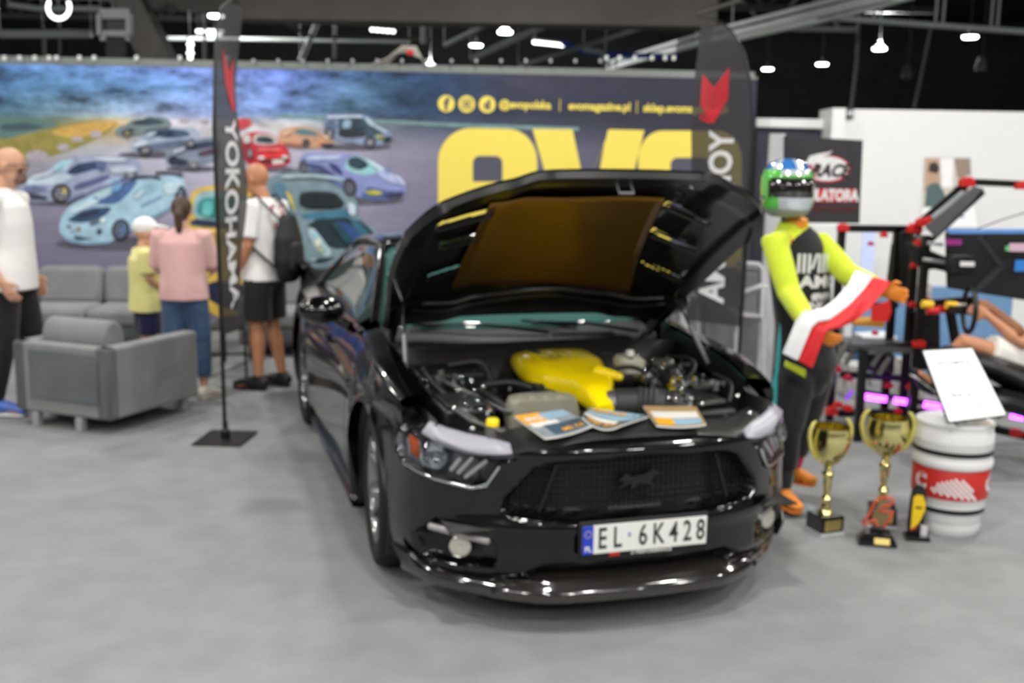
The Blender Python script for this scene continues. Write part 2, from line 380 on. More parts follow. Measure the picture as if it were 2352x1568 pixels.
# silver sports car
mpoly((158,168,194),[(42,442),(45,424),(62,408),(100,396),(128,376),(158,361),(210,357),(270,358),(310,362),(326,378),(322,398),(300,412),(240,424),(205,438),(150,458),(90,466),(55,460)])
mpoly((196,212,226),[(62,412),(105,397),(170,400),(150,420),(90,424),(60,424)])
mpoly((176,208,220),[(112,394),(140,370),(172,364),(160,380),(140,398)])
mpoly((54,70,100),[(150,398),(172,378),(210,370),(240,373),(235,384),(200,394),(170,402)])
mpoly((96,96,140),[(165,425),(255,398),(250,412),(175,440)]); mell((50,52,62),140,444,23,22,-10); mell((170,160,90),148,440,5,8); mell((60,60,74),300,400,15,9)
for q in [(60,448,8,6),(82,452,10,6)]: mell((40,42,56),*q)
# pale blue sports car
mpoly((170,204,222),[(136,535),(137,508),(150,482),(175,462),(212,448),(240,420),(275,407),(330,404),(365,408),(395,402),(425,412),(430,440),(420,455),(400,468),(375,486),(330,512),(300,528),(255,556),(200,562),(155,554)])
mpoly((64,84,118),[(152,505),(200,478),(262,474),(240,498),(195,512),(165,510)])
mpoly((82,110,160),[(210,460),(240,425),(272,412),(320,412),(300,440),(270,468),(230,470)])
mpoly((190,220,232),[(216,450),(240,426),(270,416),(262,440),(235,458)])
mpoly((150,190,205),[(300,458),(325,425),(360,418),(370,432),(345,448)])
mpoly((60,72,92),[(355,398),(372,392),(418,398),(420,406),(395,402)],0)
mell((58,66,84),277,528,21,26,12); mell((90,120,170),281,528,6,12,12); mell((60,66,78),415,448,14,22)
mpoly((60,80,96),[(166,540),(205,546),(212,550),(175,552)]); mell((70,84,100),228,532,7,8); mell((96,116,130),218,510,14,7,-25); mell((150,110,70),181,526,5,5)
# yellow car
mpoly((222,186,84),[(430,500),(436,448),(455,430),(500,424),(560,428),(600,450),(615,500),(612,620),(600,720),(520,740),(440,690),(428,600)])
mpoly((150,185,190),[(440,500),(446,455),(462,438),(540,436),(600,470),(600,510),(520,516)])
mpoly((70,150,150),[(450,495),(455,460),(478,452),(560,455),(590,500),(520,508)])
mpoly((60,78,100),[(436,505),(520,512),(600,508),(600,520),(520,524),(438,518)],0)
mpoly((40,44,70),[(470,640),(600,660),(600,720),(480,700)])
# red hatchback
mpoly((196,60,70),[(555,360),(553,320),(562,305),(590,302),(625,306),(645,325),(665,345),(668,380),(600,386),(570,378)])
mpoly((205,190,190),[(580,330),(584,306),(628,308),(644,330),(610,334)])
mpoly((70,90,96),[(586,328),(590,312),(622,314),(634,328)])
mpoly((236,62,66),[(592,352),(598,344),(650,344),(660,356),(620,360)])
mpoly((110,40,50),[(595,366),(662,364),(662,376),(600,378)]); mpoly((200,205,200),[(625,367),(652,366),(652,375),(626,377)],0)
mpoly((210,80,86),[(540,280),(545,272),(575,272),(580,285),(560,298),(540,298)])
# orange car
mpoly((206,160,130),[(640,330),(640,300),(665,292),(700,290),(735,302),(765,320),(768,335),(720,340),(670,338)])
mpoly((96,128,136),[(672,304),(690,294),(715,298),(738,312),(700,312)]); mell((60,60,66),703,328,9,10); mell((206,110,60),745,332,14,5)
# dark off-roader
mpoly((136,150,178),[(745,300),(744,268),(760,262),(835,263),(858,275),(872,292),(902,305),(903,322),(880,332),(850,336),(770,322)])
mpoly((70,88,104),[(775,300),(778,270),(832,268),(852,290),(880,300),(870,315),(800,312)])
mpoly((180,206,214),[(835,268),(850,272),(865,290),(850,290)]); mell((44,48,54),850,326,14,13); mell((60,64,74),757,305,12,14)
mpoly((50,56,62),[(775,296),(835,300),(845,315),(780,318)]); mell((130,130,80),876,316,8,7)
# blue violet wedge sports car
mpoly((140,150,200),[(690,385),(688,362),(705,350),(760,352),(820,354),(865,372),(905,400),(932,425),(934,445),(905,458),(860,460),(815,452),(780,425),(735,405),(700,398)])
mpoly((150,200,205),[(790,385),(800,358),(840,360),(885,390),(850,402),(810,398)])
mpoly((54,74,84),[(795,370),(830,366),(850,382),(820,392)]); mpoly((70,80,130),[(700,372),(740,380),(775,405),(770,415),(720,395)])
mpoly((205,205,235),[(895,395),(920,415),(930,430),(900,410)]); mell((58,56,72),803,430,17,22,-15); mell((60,62,80),697,383,10,16)
mell((186,180,90),860,444,20,8); mpoly((90,110,160),[(830,440),(900,452),(880,460),(830,456)]); mell((56,60,90),915,446,10,7)
# dark green coupe in front
mpoly((128,150,160),[(610,470),(608,420),(625,402),(680,398),(740,400),(785,412),(820,455),(822,500),(870,530),(890,560),(880,620),(800,660),(720,650),(680,600),(640,560)])
mpoly((52,64,70),[(688,480),(685,442),(720,438),(770,440),(795,468),(780,482)])
mpoly((70,120,146),[(690,490),(790,482),(812,470),(818,500),(700,506)])
mpoly((40,56,64),[(700,504),(820,498),(866,540),(850,560),(780,575),(735,560)])
mpoly((58,84,140),[(760,510),(800,508),(840,555),(800,560)]); mpoly((60,110,130),[(800,505),(822,502),(858,548),(840,556)])
mpoly((190,215,220),[(705,530),(718,520),(745,555),(762,580),(750,590),(728,575)])
mpoly((60,140,140),[(705,580),(740,600),(800,606),(870,590),(880,610),(800,625),(730,618)])
mpoly((46,78,76),[(715,600),(800,618),(880,606),(870,640),(780,650),(720,640)]); mell((190,180,130),735,565,7,9); mell((150,160,170),875,548,10,14); mpoly((206,186,100),[(660,440),(672,450),(680,490),(668,475)])
def mwheel(x,y,rx,ry,rot=0,c=(150,150,158)):
    mell((44,44,52),x,y,rx,ry,rot); mell(c,x,y,rx*.74,ry*.74,rot); mell((74,76,88),x,y,rx*.60,ry*.60,rot)
    for k in range(5):
        a=2*PI*k/5+.3; p=(x+rx*.66*math.cos(a),y+ry*.66*math.sin(a)); n_=(-math.sin(a)*2.2,math.cos(a)*2.2); mpoly(c,[(x+n_[0],y+n_[1]),(p[0]+n_[0]*.6,p[1]+n_[1]*.6),(p[0]-n_[0]*.6,p[1]-n_[1]*.6),(x-n_[0],y-n_[1])],0)
# pale blue car details
mpoly((128,160,186),[(304,526),(330,506),(375,482),(405,466),(418,452),(410,468),(376,490),(332,514)],0)
mpoly((206,230,240),[(160,482),(200,462),(235,455),(215,470),(170,490)]); mpoly((140,172,198),[(140,530),(150,545),(205,556),(255,552),(256,558),(200,563),(150,555)])
mpoly((44,58,84),[(270,410),(330,402),(362,404),(372,414),(345,408),(290,414)],0); mpoly((120,165,205),[(250,440),(262,424),(285,418),(272,440)]); mpoly((206,226,238),[(305,456),(322,436),(332,436),(318,456)],0)
mpoly((198,222,234),[(372,422),(418,414),(424,436),(380,450)]); mpoly((130,164,190),[(322,470),(370,448),(372,452),(325,476)],0)
mpoly((52,60,84),[(168,500),(200,486),(235,482),(215,492),(182,498)]); mwheel(277,528,20,25,12,(110,128,150)); mell((90,120,170),282,528,5,10,12); mwheel(415,446,9,20,5,(110,128,150))
mell((226,232,236),236,506,7,5,-25); mell((52,60,78),158,520,5,3); mpoly((170,176,190),[(160,527),(176,526),(176,531),(161,532)],0)
mpoly((86,88,104),[(354,398),(360,392),(372,396),(366,402)],0); mpoly((86,88,104),[(408,398),(416,394),(421,402),(414,408)],0)
# silver sports car details
mpoly((206,218,230),[(70,404),(108,396),(130,380),(120,400),(80,410)]); mpoly((118,126,160),[(52,430),(70,424),(110,430),(100,440),(60,438)]); mpoly((210,220,234),[(210,362),(260,360),(300,366),(270,372),(225,368)])
mpoly((124,130,168),[(150,458),(206,438),(240,424),(300,410),(298,416),(242,430),(208,444),(155,463)],0); mpoly((96,108,150),[(215,372),(245,370),(240,392),(228,392)]); mpoly((150,196,212),[(118,392),(140,374),(150,374),(132,394)])
mwheel(141,444,21,20,-10); mell((206,186,84),148,438,4,7); mwheel(300,402,14,9,-10); mpoly((60,62,84),[(48,444),(70,442),(110,452),(108,458),(60,456)])
mpoly((186,198,214),[(250,384),(300,380),(320,392),(280,398),(255,396)])
# wedge sports car details
mpoly((196,206,236),[(700,360),(740,356),(790,358),(770,366),(712,368)]); mpoly((100,112,160),[(705,392),(745,402),(790,425),(800,440),(770,424),(730,404)]); mpoly((178,188,226),[(860,386),(895,398),(925,424),(900,420),(870,404)])
mpoly((84,96,146),[(840,428),(905,440),(930,436),(928,446),(900,452),(845,440)]); mpoly((196,222,226),[(835,362),(862,372),(888,392),(872,390),(845,374)]); mpoly((54,72,84),[(800,362),(826,360),(846,378),(820,388),(800,380)])
mwheel(803,431,15,20,-15,(110,108,120)); mwheel(697,384,9,15,0,(110,108,120)); mpoly((60,66,110),[(752,372),(778,380),(790,404),(766,392)]); mpoly((196,190,70),[(838,440),(858,436),(882,442),(868,448),(845,446)])
mpoly((60,60,84),[(880,446),(925,442),(922,450),(890,456)]); mpoly((206,210,240),[(905,398),(925,410),(934,428),(922,424)])
# off-roader details
mpoly((196,206,224),[(750,266),(830,264),(832,270),(755,272)],0); mpoly((96,112,140),[(750,276),(772,278),(770,300),(750,298)]); mpoly((150,176,196),[(788,276),(808,275),(806,294),(786,296)]); mpoly((60,72,88),[(812,275),(830,276),(842,294),(812,296)])
mwheel(850,327,12,11); mwheel(757,306,10,12); mpoly((176,190,206),[(858,284),(895,304),(880,304),(858,292)]); mpoly((46,52,60),[(880,316),(900,312),(898,324),(882,328)]); mpoly((170,170,120),[(862,310),(874,308),(876,316),(864,318)])
# red car details
mpoly((240,120,120),[(590,346),(648,346),(640,340),(596,340)],0); mpoly((150,50,62),[(556,330),(575,330),(582,370),(562,362)]); mell((216,216,214),600,362,8,4); mell((216,216,214),655,360,8,4); mpoly((206,206,206),[(558,312),(572,306),(578,326),(560,330)])
mwheel(574,352,6,12); mpoly((60,72,80),[(596,322),(602,314),(618,315),(626,324)])
# orange car details
mpoly((228,190,160),[(650,302),(672,296),(668,306),(650,312)]); mpoly((170,110,84),[(645,325),(700,332),(700,338),(650,332)]); mwheel(703,329,8,9,0,(90,88,92)); mpoly((60,66,74),[(736,330),(766,328),(766,336),(740,338)]); mpoly((240,214,190),[(738,304),(760,318),(748,318)],0)
# three cars at the back left
mpoly((190,206,222),[(330,314),(352,300),(372,294),(350,312)]); mpoly((96,108,132),[(330,336),(440,318),(450,324),(350,344)]); mpoly((206,214,226),[(302,332),(328,322),(345,328),(318,338)]); mwheel(334,345,14,9,-8); mwheel(438,329,9,9)
mpoly((50,62,90),[(380,302),(398,298),(395,308),(378,310)]); mpoly((188,196,214),[(396,346),(430,334),(420,346),(398,352)]); mpoly((50,54,74),[(382,368),(410,362),(440,372),(410,380)]); mwheel(445,378,12,10)
mpoly((60,72,84),[(272,304),(300,292),(312,298),(290,308)]); mpoly((176,190,186),[(300,276),(318,270),(340,267),(330,274)]); mwheel(292,306,8,8,0,(150,130,90)); mpoly((90,104,112),[(330,296),(390,290),(388,298),(335,304)])
# green coupe details
mpoly((176,200,206),[(640,402),(700,398),(760,402),(800,416),(770,412),(700,406),(650,410)]); mpoly((90,130,150),[(625,420),(650,416),(668,470),(690,560),(660,520),(630,470)]); mpoly((226,206,110),[(655,436),(668,446),(676,476),(664,462)])
mpoly((36,44,48),[(694,478),(692,448),(722,444),(766,446),(786,466),(774,476)]); mpoly((206,220,236),[(800,462),(816,470),(818,494),(800,492)]); mpoly((40,80,90),[(760,512),(776,510),(815,556),(795,560)]); mpoly((150,196,206),[(712,532),(722,530),(748,566),(752,582),(738,572)])
mpoly((120,150,156),[(700,560),(712,584),(800,606),(870,596),(872,602),(800,614),(705,594)],0); mell((230,226,190),730,556,6,8); mell((204,190,110),736,572,4,5); mpoly((100,120,130),[(640,400),(700,394),(760,398),(700,390),(650,394)],0); mell((176,182,186),876,546,7,11); mell((200,180,90),872,556,5,5)
mpoly((120,114,130),[(610,395),(640,388),(760,392),(700,386)],0)
# yellow car details
mpoly((200,160,60),[(436,540),(470,548),(540,540),(600,548),(600,556),(540,550),(470,556),(436,548)],0); mpoly((40,60,80),[(446,502),(520,510),(590,504),(588,512),(520,518),(446,510)],0); mpoly((104,190,186),[(462,494),(468,462),(490,462),(486,498)]); mpoly((236,206,110),[(440,530),(500,526),(590,530),(585,538),(500,534)],0)
mp_.build('printed_cars',m_print,mural,smooth=0)
# yellow lettering and contact line
m_yel=mat('printed_yellow',(245,222,100),rough=.55,var=.01,spec=.3); m_navyp=mat('printed_dark',(82,82,98),rough=.6,var=.03)
ev=MB(); LAY[0]=.006
def ep(pts,m=0):
    ev.poly([mw(x,y,LAY[0]) for x,y in pts],m); LAY[0]+=.0001
def arc(cx,cy,rx,ry,a0,a1,n=10): return [(cx+rx*math.cos(math.radians(a)),cy+ry*math.sin(math.radians(a))) for a in frange(a0,a1,n)]
ep([(1006,640)]+arc(1082,372,76,78,180,270)+arc(1168,372,66,76,270,360)+[(1233,452),(1233,520),(1084,520),(1084,590),(1233,600),(1233,640)])
ep([(1086,417)]+arc(1102,374,16,16,180,270,5)+arc(1138,374,16,16,270,360,5)+[(1154,417)],1)
ep([(1223,296),(1315,297),(1345,440),(1400,297),(1480,299),(1400,600),(1310,600)])
ep([(1377,392),(1396,299),(1480,300),(1440,460),(1377,460)])
ep([(1345,440),(1388,330),(1376,400),(1370,440)],1)
ep([(1466,640),(1466,372)]+arc(1520,368,54,68,180,270)+arc(1650,368,54,68,270,360)+[(1704,640)])
ep([(1540,640)]+arc(1556,378,16,16,180,270,5)+arc(1614,378,16,16,270,360,5)+[(1630,640)],1)
ev.build('lettering',[m_yel,m_navyp],mural,smooth=0)
ic=MB()
for k,(x,y) in enumerate([(1025,238),(1072,239),(1119,240)]):
    o=mw(x,y,.008); ic.lathe([(.0,0),(.088,0),(.088,.002),(.0,.002)],o,28,0,Matrix(((MD.x,0,MN.x),(MD.y,0,MN.y),(0,1,0))))
    oo=mw(x,y,.012); Z=V((0,0,1))
    if k==0: put(ic,text_mb('f',.17,bold=.008),oo-Z*.01,MD,Z,1)
    if k==1:
        for q in [(-.045,0,.012,.09),(.045,0,.012,.09),(0,.045,.09,.012),(0,-.045,.09,.012)]: ic.box(oo+MD*q[0]+Z*q[1],(q[2],.002,q[3]),1)
        ic.lathe([(.014,0),(.024,0),(.024,.002),(.014,.002)],oo,14,1,Matrix(((MD.x,0,MN.x),(MD.y,0,MN.y),(0,1,0))))
    if k==2: put(ic,text_mb('d',.13,bold=.008),oo-Z*.005,MD,Z,1)
Z=V((0,0,1))
for s_,x,y,sz,xs in [('@evopolska',1206,241,.115,.95),('evomagazine.pl',1377,245,.115,.95),('sklep.evomagazine.pl',1575,250,.115,.95)]:
    put(ic,text_mb(s_,sz,bold=.004,xs=xs),mw(x,y,.008),MD,Z,0)
for x,y in [(1286,242),(1463,246)]: ic.box(mw(x,y,.008),(.008,.002,.13),0)
ic.build('contact_line',[m_yel,m_navyp],mural,smooth=0)
# ------------------------------------------------------------ the black coupe with the raised bonnet
paint=mat('black_car_paint',(4,4,5),rough=.2,spec=.15,coat=1,var=.0)
m_rub=mat('tyre_rubber',(20,20,20),rough=.75,var=.15,scale=40)
m_rim=mat('grey_alloy',(150,150,150),rough=.22,metal=.85,var=.05)
m_mesh=mat('grille_mesh',(9,9,10),rough=.5,var=.4,scale=60)
m_bay=mat('bay_black',(20,20,20),rough=.45,var=.2)
m_glass=mat('tinted_glass',(86,132,125),rough=.02,trans=.5,ior=1.4,var=.0)
m_glass2=mat('side_glass',(96,112,110),rough=.02,trans=.75,ior=1.4,var=.0)
m_clear=mat('lamp_glass',(245,248,250),rough=.02,trans=1,ior=1.2,var=.0)
m_lampw=mat('headlamp_silver',(186,184,194),rough=.22,metal=.5,var=.05)
m_int=mat('car_interior',(24,24,25),rough=.7)
m_amber=mat('amber_reflector',(205,90,40),rough=.2)
m_hose=mat('rubber_hose',(38,38,38),rough=.45)
m_yg=mat('yellow_engine_paint',(255,224,8),rough=.22,coat=.5,var=.02)
m_resv=mat('translucent_tank',(136,134,118),rough=.35,var=.05)
m_gold=mat('gold_insulation',(128,92,28),rough=.34,metal=.7,var=.25,scale=3)
m_castal=mat('cast_aluminium',(120,120,118),rough=.4,metal=.7,var=.15,scale=30)
m_platew=mat('plate_white',(228,228,222),rough=.35,var=.0); m_ink=mat('black_ink',(40,40,42),rough=.5); m_eu=mat('plate_blue',(36,66,190),rough=.4)
m_slit=mat('panel_gap',(3,3,3),rough=.9,spec=.1)
car=thing('sports_coupe','black sports coupe with raised bonnet and yellow engine cover on grey carpet','car',M=CARM)
def cb(mb,name,m,par=None,**k): return mb.build(name,m,par or car,local=True,**k)
def cpart(name,mb,m,par,**k): return mb.build(name,m,par,local=True,**k)
# plan line of the nose: (x, y)
PLAN=[(.955,0),(.952,.15),(.94,.30),(.905,.43),(.85,.56),(.775,.67),(.68,.765),(.56,.835),(.42,.880)]
def plan(u):  # u 0..1
    t=u*(len(PLAN)-1); i=min(int(t),len(PLAN)-2); xs=[(k,p[0]) for k,p in enumerate(PLAN)]; ys=[(k,p[1]) for k,p in enumerate(PLAN)]
    return cr_(t,xs),cr_(t,ys)
def side_w(x,z):
    prof=[(.14,.875),(.20,.915),(.30,.935),(.45,.942),(.60,.940),(.70,.930),(.80,.915),(.90,.885),(.98,.85),(1.05,.82)]
    y=cr_(z,prof)
    y+= -.022*math.exp(-((x+1.3)/.7)**2)
    y+= .022*math.exp(-((x+2.72)/.6)**2)*math.exp(-((z-.72)/.3)**2)
    y+= .012*math.exp(-((x)/.5)**2)
    if x<-3.1: y-= .16*((-3.1-x)/.75)**2
    # arch lips
    for xc in (0,-2.72):
        r=math.hypot(x-xc,z-.345); y+=.012*math.exp(-((r-.405)/.03)**2)
    # body crease
    y-= .012*math.exp(-((z-.755)/.03)**2)
    if x>.0: y-=.058*(x/.42)**1.5
    return y
def ztop(x): return cr_(x,[(-3.85,1.0),(-3.3,1.02),(-2.72,1.0),(-2.2,.965),(-1.4,.95),(-.6,.955),(-.2,.925),(.1,.895),(.42,.835)])
def zlow(x):
    z=.155
    for xc in (0,-2.72):
        d=abs(x-xc)
        if d<.400: z=max(z,.345+math.sqrt(.400**2-d*d))
    return z
# fascia rows: (v) heights
def zfas_top(u):  # upper lip of bumper / lamp line
    return cr_(u,[(0,.768),(.2,.762),(.38,.735),(.5,.712),(.62,.716),(.75,.745),(.9,.79),(1,.835)])
def sdf(p,poly):
    x,y=p; n=len(poly); d=1e9; ins=False
    for i in range(n):
        ax,ay=poly[i]; bx,by=poly[(i+1)%n]; ex,ey=bx-ax,by-ay; wx,wy=x-ax,y-ay
        t=max(0,min(1,(wx*ex+wy*ey)/(ex*ex+ey*ey))); d=min(d,math.hypot(wx-ex*t,wy-ey*t))
        if (ay>y)!=(by>y) and x<(bx-ax)*(y-ay)/(by-ay)+ax: ins=not ins
    return -d if ins else d
ss=lambda t: max(0,min(1,t))**2*(3-2*max(0,min(1,t)))
GR=[(0,.702),(.36,.69),(.43,.665),(.535,.545),(.545,.50),(.50,.475),(.36,.462),(0,.455)]
GR=GR+[(-a,b_) for a,b_ in reversed(GR[1:-1])]
LG=[(0,.285),(.38,.285),(.46,.245),(.42,.205),(0,.195)]; LG=LG+[(-a,b_) for a,b_ in reversed(LG[1:-1])]
FG=[(.60,.415),(.765,.43),(.82,.34),(.81,.25),(.70,.245),(.56,.27),(.555,.34)]
HL=[(.50,.705),(.555,.68),(.60,.585),(.64,.572),(.76,.59),(.845,.612),(.868,.66),(.868,.72),(.84,.745),(.77,.74),(.69,.715),(.60,.70)]
def inset(y,z):
    d=0; y=abs(y)
    d+=.085*ss((.005-sdf((y,z),GR))/.02)
    d+=.07*ss((.005-sdf((y,z),LG))/.02)
    d+=.06*ss((.008-sdf((y,z),FG))/.03)
    d+=.075*ss((.004-sdf((y,z),HL))/.012)
    # chin roll, plate shelf
    d+=-.018*math.exp(-((z-.425)/.035)**2)*(1 if y<.5 else math.exp(-((y-.5)/.2)**2))
    d+=.045*ss((.27-z)/.09)
    d+=.05*ss((z-.70)/.09)**2
    d+=-.012*math.exp(-((z-.235+ (y-.45)*.0)/.02)**2)*ss((y-.5)/.1)*0
    return d
nu,nv=150,64
def fas(u,v,s):
    x,y=plan(u); x2,y2=plan(min(1,u+.01)); x1,y1=plan(max(0,u-.01)); tx,ty=x2-x1,y2-y1; L_=math.hypot(tx,ty); nx_,ny_=ty/L_,-tx/L_
    if u==0: nx_,ny_=1,0
    zb=.165+.0*u; zt=zfas_top(u); z=zb+(zt-zb)*v
    d=inset(y,z)*(1 if u<.97 else 0)
    d-= 0
    w_=side_w(.42,z)-.880 if u>.6 else 0
    yy=y-ny_*d+w_*ss((u-.6)/.4); xx=x-nx_*d
    return V((xx,s*yy,z))
G=[];US=[]
for i in range(-nu,nu+1):
    u=abs(i)/nu; s=-1 if i<0 else 1
    G.append([fas(u,j/nv,s) for j in range(nv+1)])
def fmat(i,j):
    a=G[i][j]; b_=G[i+1][j+1]; y=abs((a.y+b_.y)/2); z=(a.z+b_.z)/2
    if sdf((y,z),GR)<-.012 or sdf((y,z),LG)<-.012: return 1
    if sdf((y,z),FG)<-.03: return 2
    if sdf((y,z),HL)<-.003: return 3
    return 0
bump=MB(); bump.grid(G,0,fmat); cb(bump,'front_bumper',[paint,m_mesh,m_blackpl,mat('lamp_bowl',(120,120,126),rough=.25,metal=.6,var=.1)],smooth=60)
# body sides
DX0,DX1=-1.78,-.60
xs=sorted(set([round(x,4) for x in frange(-3.85,.42,120)]+[DX0,DX1,DX0+.005,DX1-.005]))
for s,nm in ((-1,'r'),(1,'l')):
    nvs=30; Gs=[[V((x,s*side_w(x,zlow(x)+(ztop(x)-zlow(x))*j/nvs),zlow(x)+(ztop(x)-zlow(x))*j/nvs)) for j in range(nvs+1)] for x in xs]
    def inD(i,j): 
        x=(xs[i]+xs[i+1])/2; z=(Gs[i][j].z+Gs[i+1][j+1].z)/2; return DX0<x<DX1 and z>.23
    sd=MB(); sd.grid(Gs,0,lambda i,j: None if inD(i,j) else 0); 
    # rounded shoulder from fender top to the bonnet gap, and rear deck shoulder
    SH=[]
    for x in xs:
        if x<-.58: continue
        z0=ztop(x); y0=side_w(x,z0); zg=z0+.035+.0*x; yg=.765-.03*max(0,(x-.1)/.3)**2
        row=[]
        for k in range(9):
            a=k/8*PI/2; row.append(V((x,s*(yg+(y0-yg)*math.cos(a)),z0+(zg-z0)*math.sin(a))))
        row.append(V((x,s*(yg-.012),zg-.02))); row.append(V((x,s*(yg-.02),zg-.12)))
        SH.append(row)
    sd.grid(SH,0,lambda i,j: 1 if j>8 else 0)
    cb(sd,'quarter_and_fender',[paint,m_bay],smooth=50)
    dr=MB(); dr.grid([[V((p.x,p.y+s*.0012,p.z)) for p in r] for r in Gs],0,lambda i,j: 0 if (inD(i,j) and xs[i]>DX0+.004 and xs[i+1]<DX1-.004) else None)
    dI=[i for i in range(len(xs)) if DX0+.004<xs[i]<DX1-.004]; ins=lambda q: V((q.x,q.y-s*.022,q.z))
    for i_ in (dI[0],dI[-1]): dr.grid([[V((q.x,q.y+s*.0012,q.z)) for q in Gs[i_] if q.z>.23],[ins(q) for q in Gs[i_] if q.z>.23]],0)
    d_=cb(dr,'door',[paint],smooth=50)
    hd=MB(); hd.tube([(-1.58,s*(side_w(-1.5,.8)+.002),.79),(-1.56,s*(side_w(-1.5,.8)+.026),.79),(-1.40,s*(side_w(-1.4,.8)+.026),.795),(-1.38,s*(side_w(-1.4,.8)+.002),.795)],.012,8); cpart('door_handle',hd,paint,d_)
    gp=MB()
    for xg in (DX0,DX1):
        gp.grid([[V((xg+dx,s*(side_w(xg,z)-.014),z)) for z in frange(.23,ztop(xg),16)] for dx in (-.008,.008)])
    cb(gp,'door_gap',m_slit,smooth=0)
    # wheel wells
    for xc in (0,-2.72):
        ww=MB(); ww.grid([[V((xc+.41*math.cos(a),s*y,.345+.41*math.sin(a))) for y in (.58,.90)] for a in frange(-.45,PI+.45,18)]); 
        ww.grid([[V((xc+r*math.cos(a),s*.58,.345+r*math.sin(a))) for r in (.02,.41)] for a in frange(-.45,PI+.45,18)])
        cb(ww,'wheel_well',m_bay,smooth=40,solid=.01)
    sk=MB(); 
    sk.grid([[V((x,s*(.893+dy),z)) for (dy,z) in ((-.06,.13),(.0,.125),(.03,.13),(.032,.15),(-.01,.19))] for x in frange(-2.3,-.42,16)]); cb(sk,'side_skirt',m_blackgl,smooth=40,solid=.008)
# rear, deck and floor pan
rb=MB(); rows_=[]
for y in frange(-1,1,31):
    yy=y*.84; bulge=.10*(1-y*y); rows_.append([V((-3.80-bulge-dx,yy*sc,z)) for (dx,z,sc) in ((-.10,.20,.98),(0,.26,1),(.05,.42,1),(.05,.58,1),(.0,.72,1),(.02,.86,.99),(.06,.98,.97),(.05,1.03,.95),(-.1,1.035,.9))])
rb.grid(rows_); cb(rb,'rear_bumper',paint,smooth=40)
for s in (-1,1):
    for k in range(3):
        t=MB(); t.box((-3.90+.01*k,s*(.42+.12*k),.82),(.03,.06,.17)); cb(t,'tail_light',m_red,bevel=.01)
fp=MB(); fp.box((-1.45,0,.17),(4.6,1.15,.02)); fp.box((-1.35,0,.18),(1.75,1.70,.02)); cb(fp,'floor_pan',m_bay,smooth=0)
# greenhouse
def rail(x): return cr_(x,[(-3.30,.60),(-2.9,.60),(-2.4,.585),(-1.9,.585),(-1.45,.58),(-1.1,.66),(-.80,.735)]), cr_(x,[(-3.30,1.06),(-2.9,1.16),(-2.4,1.29),(-1.9,1.335),(-1.45,1.315),(-1.1,1.16),(-.80,.985)])
rf=MB(); rf.grid([[V((x-.05*(1-(k/8-1)**2) if False else x,y*rail(x)[0],rail(x)[1]+.045*(1-y*y))) for y in frange(-1,1,17)] for x in frange(-2.45,-1.45,14)]); cb(rf,'roof',paint,smooth=50,solid=.02,offset=-1)
ws=MB(); WG=[]
for t in frange(0,1,14):
    row=[]
    for y in frange(-1,1,21):
        xb=-.60-.22*y*y; xt=-1.42-.04*y*y; x=xb+(xt-xb)*t; r_,zr=.735+(.585-.735)*t, .950+(1.315-.950)*t+.03*math.sin(PI*t); row.append(V((x,y*r_,zr+.03*(1-y*y)*(.1+.9*t))))
    WG.append(row)
ws.grid(WG); wso=cb(ws,'windscreen',m_glass,smooth=60,solid=.006)
st_=MB(); st_.grid([[WG[i][j]+V((.012,0,.010)) for j in (2,3,4)] for i in (1,2)],0); st_.grid([[WG[i][j]+V((.014,0,.012)) for j in (3,4)] for i in (1,2)],1); cpart('inspection_sticker',st_,[mat('sticker_pale_blue',(150,200,220)),mat('sticker_yellow',(226,200,90))],wso)
rw=MB(); rw.grid([[V((x,y*(rail(x)[0]-.02),rail(x)[1]+.045*(1-y*y))) for y in frange(-1,1,13)] for x in frange(-3.22,-2.45,8)]); cb(rw,'rear_window',m_glass2,smooth=60,solid=.006)
dk=MB(); dk.grid([[V((x,y*.86,1.02+.02*(1-y*y))) for y in frange(-1,1,13)] for x in frange(-3.88,-3.2,5)]); cb(dk,'boot_lid',paint,smooth=50,solid=.02,offset=-1)
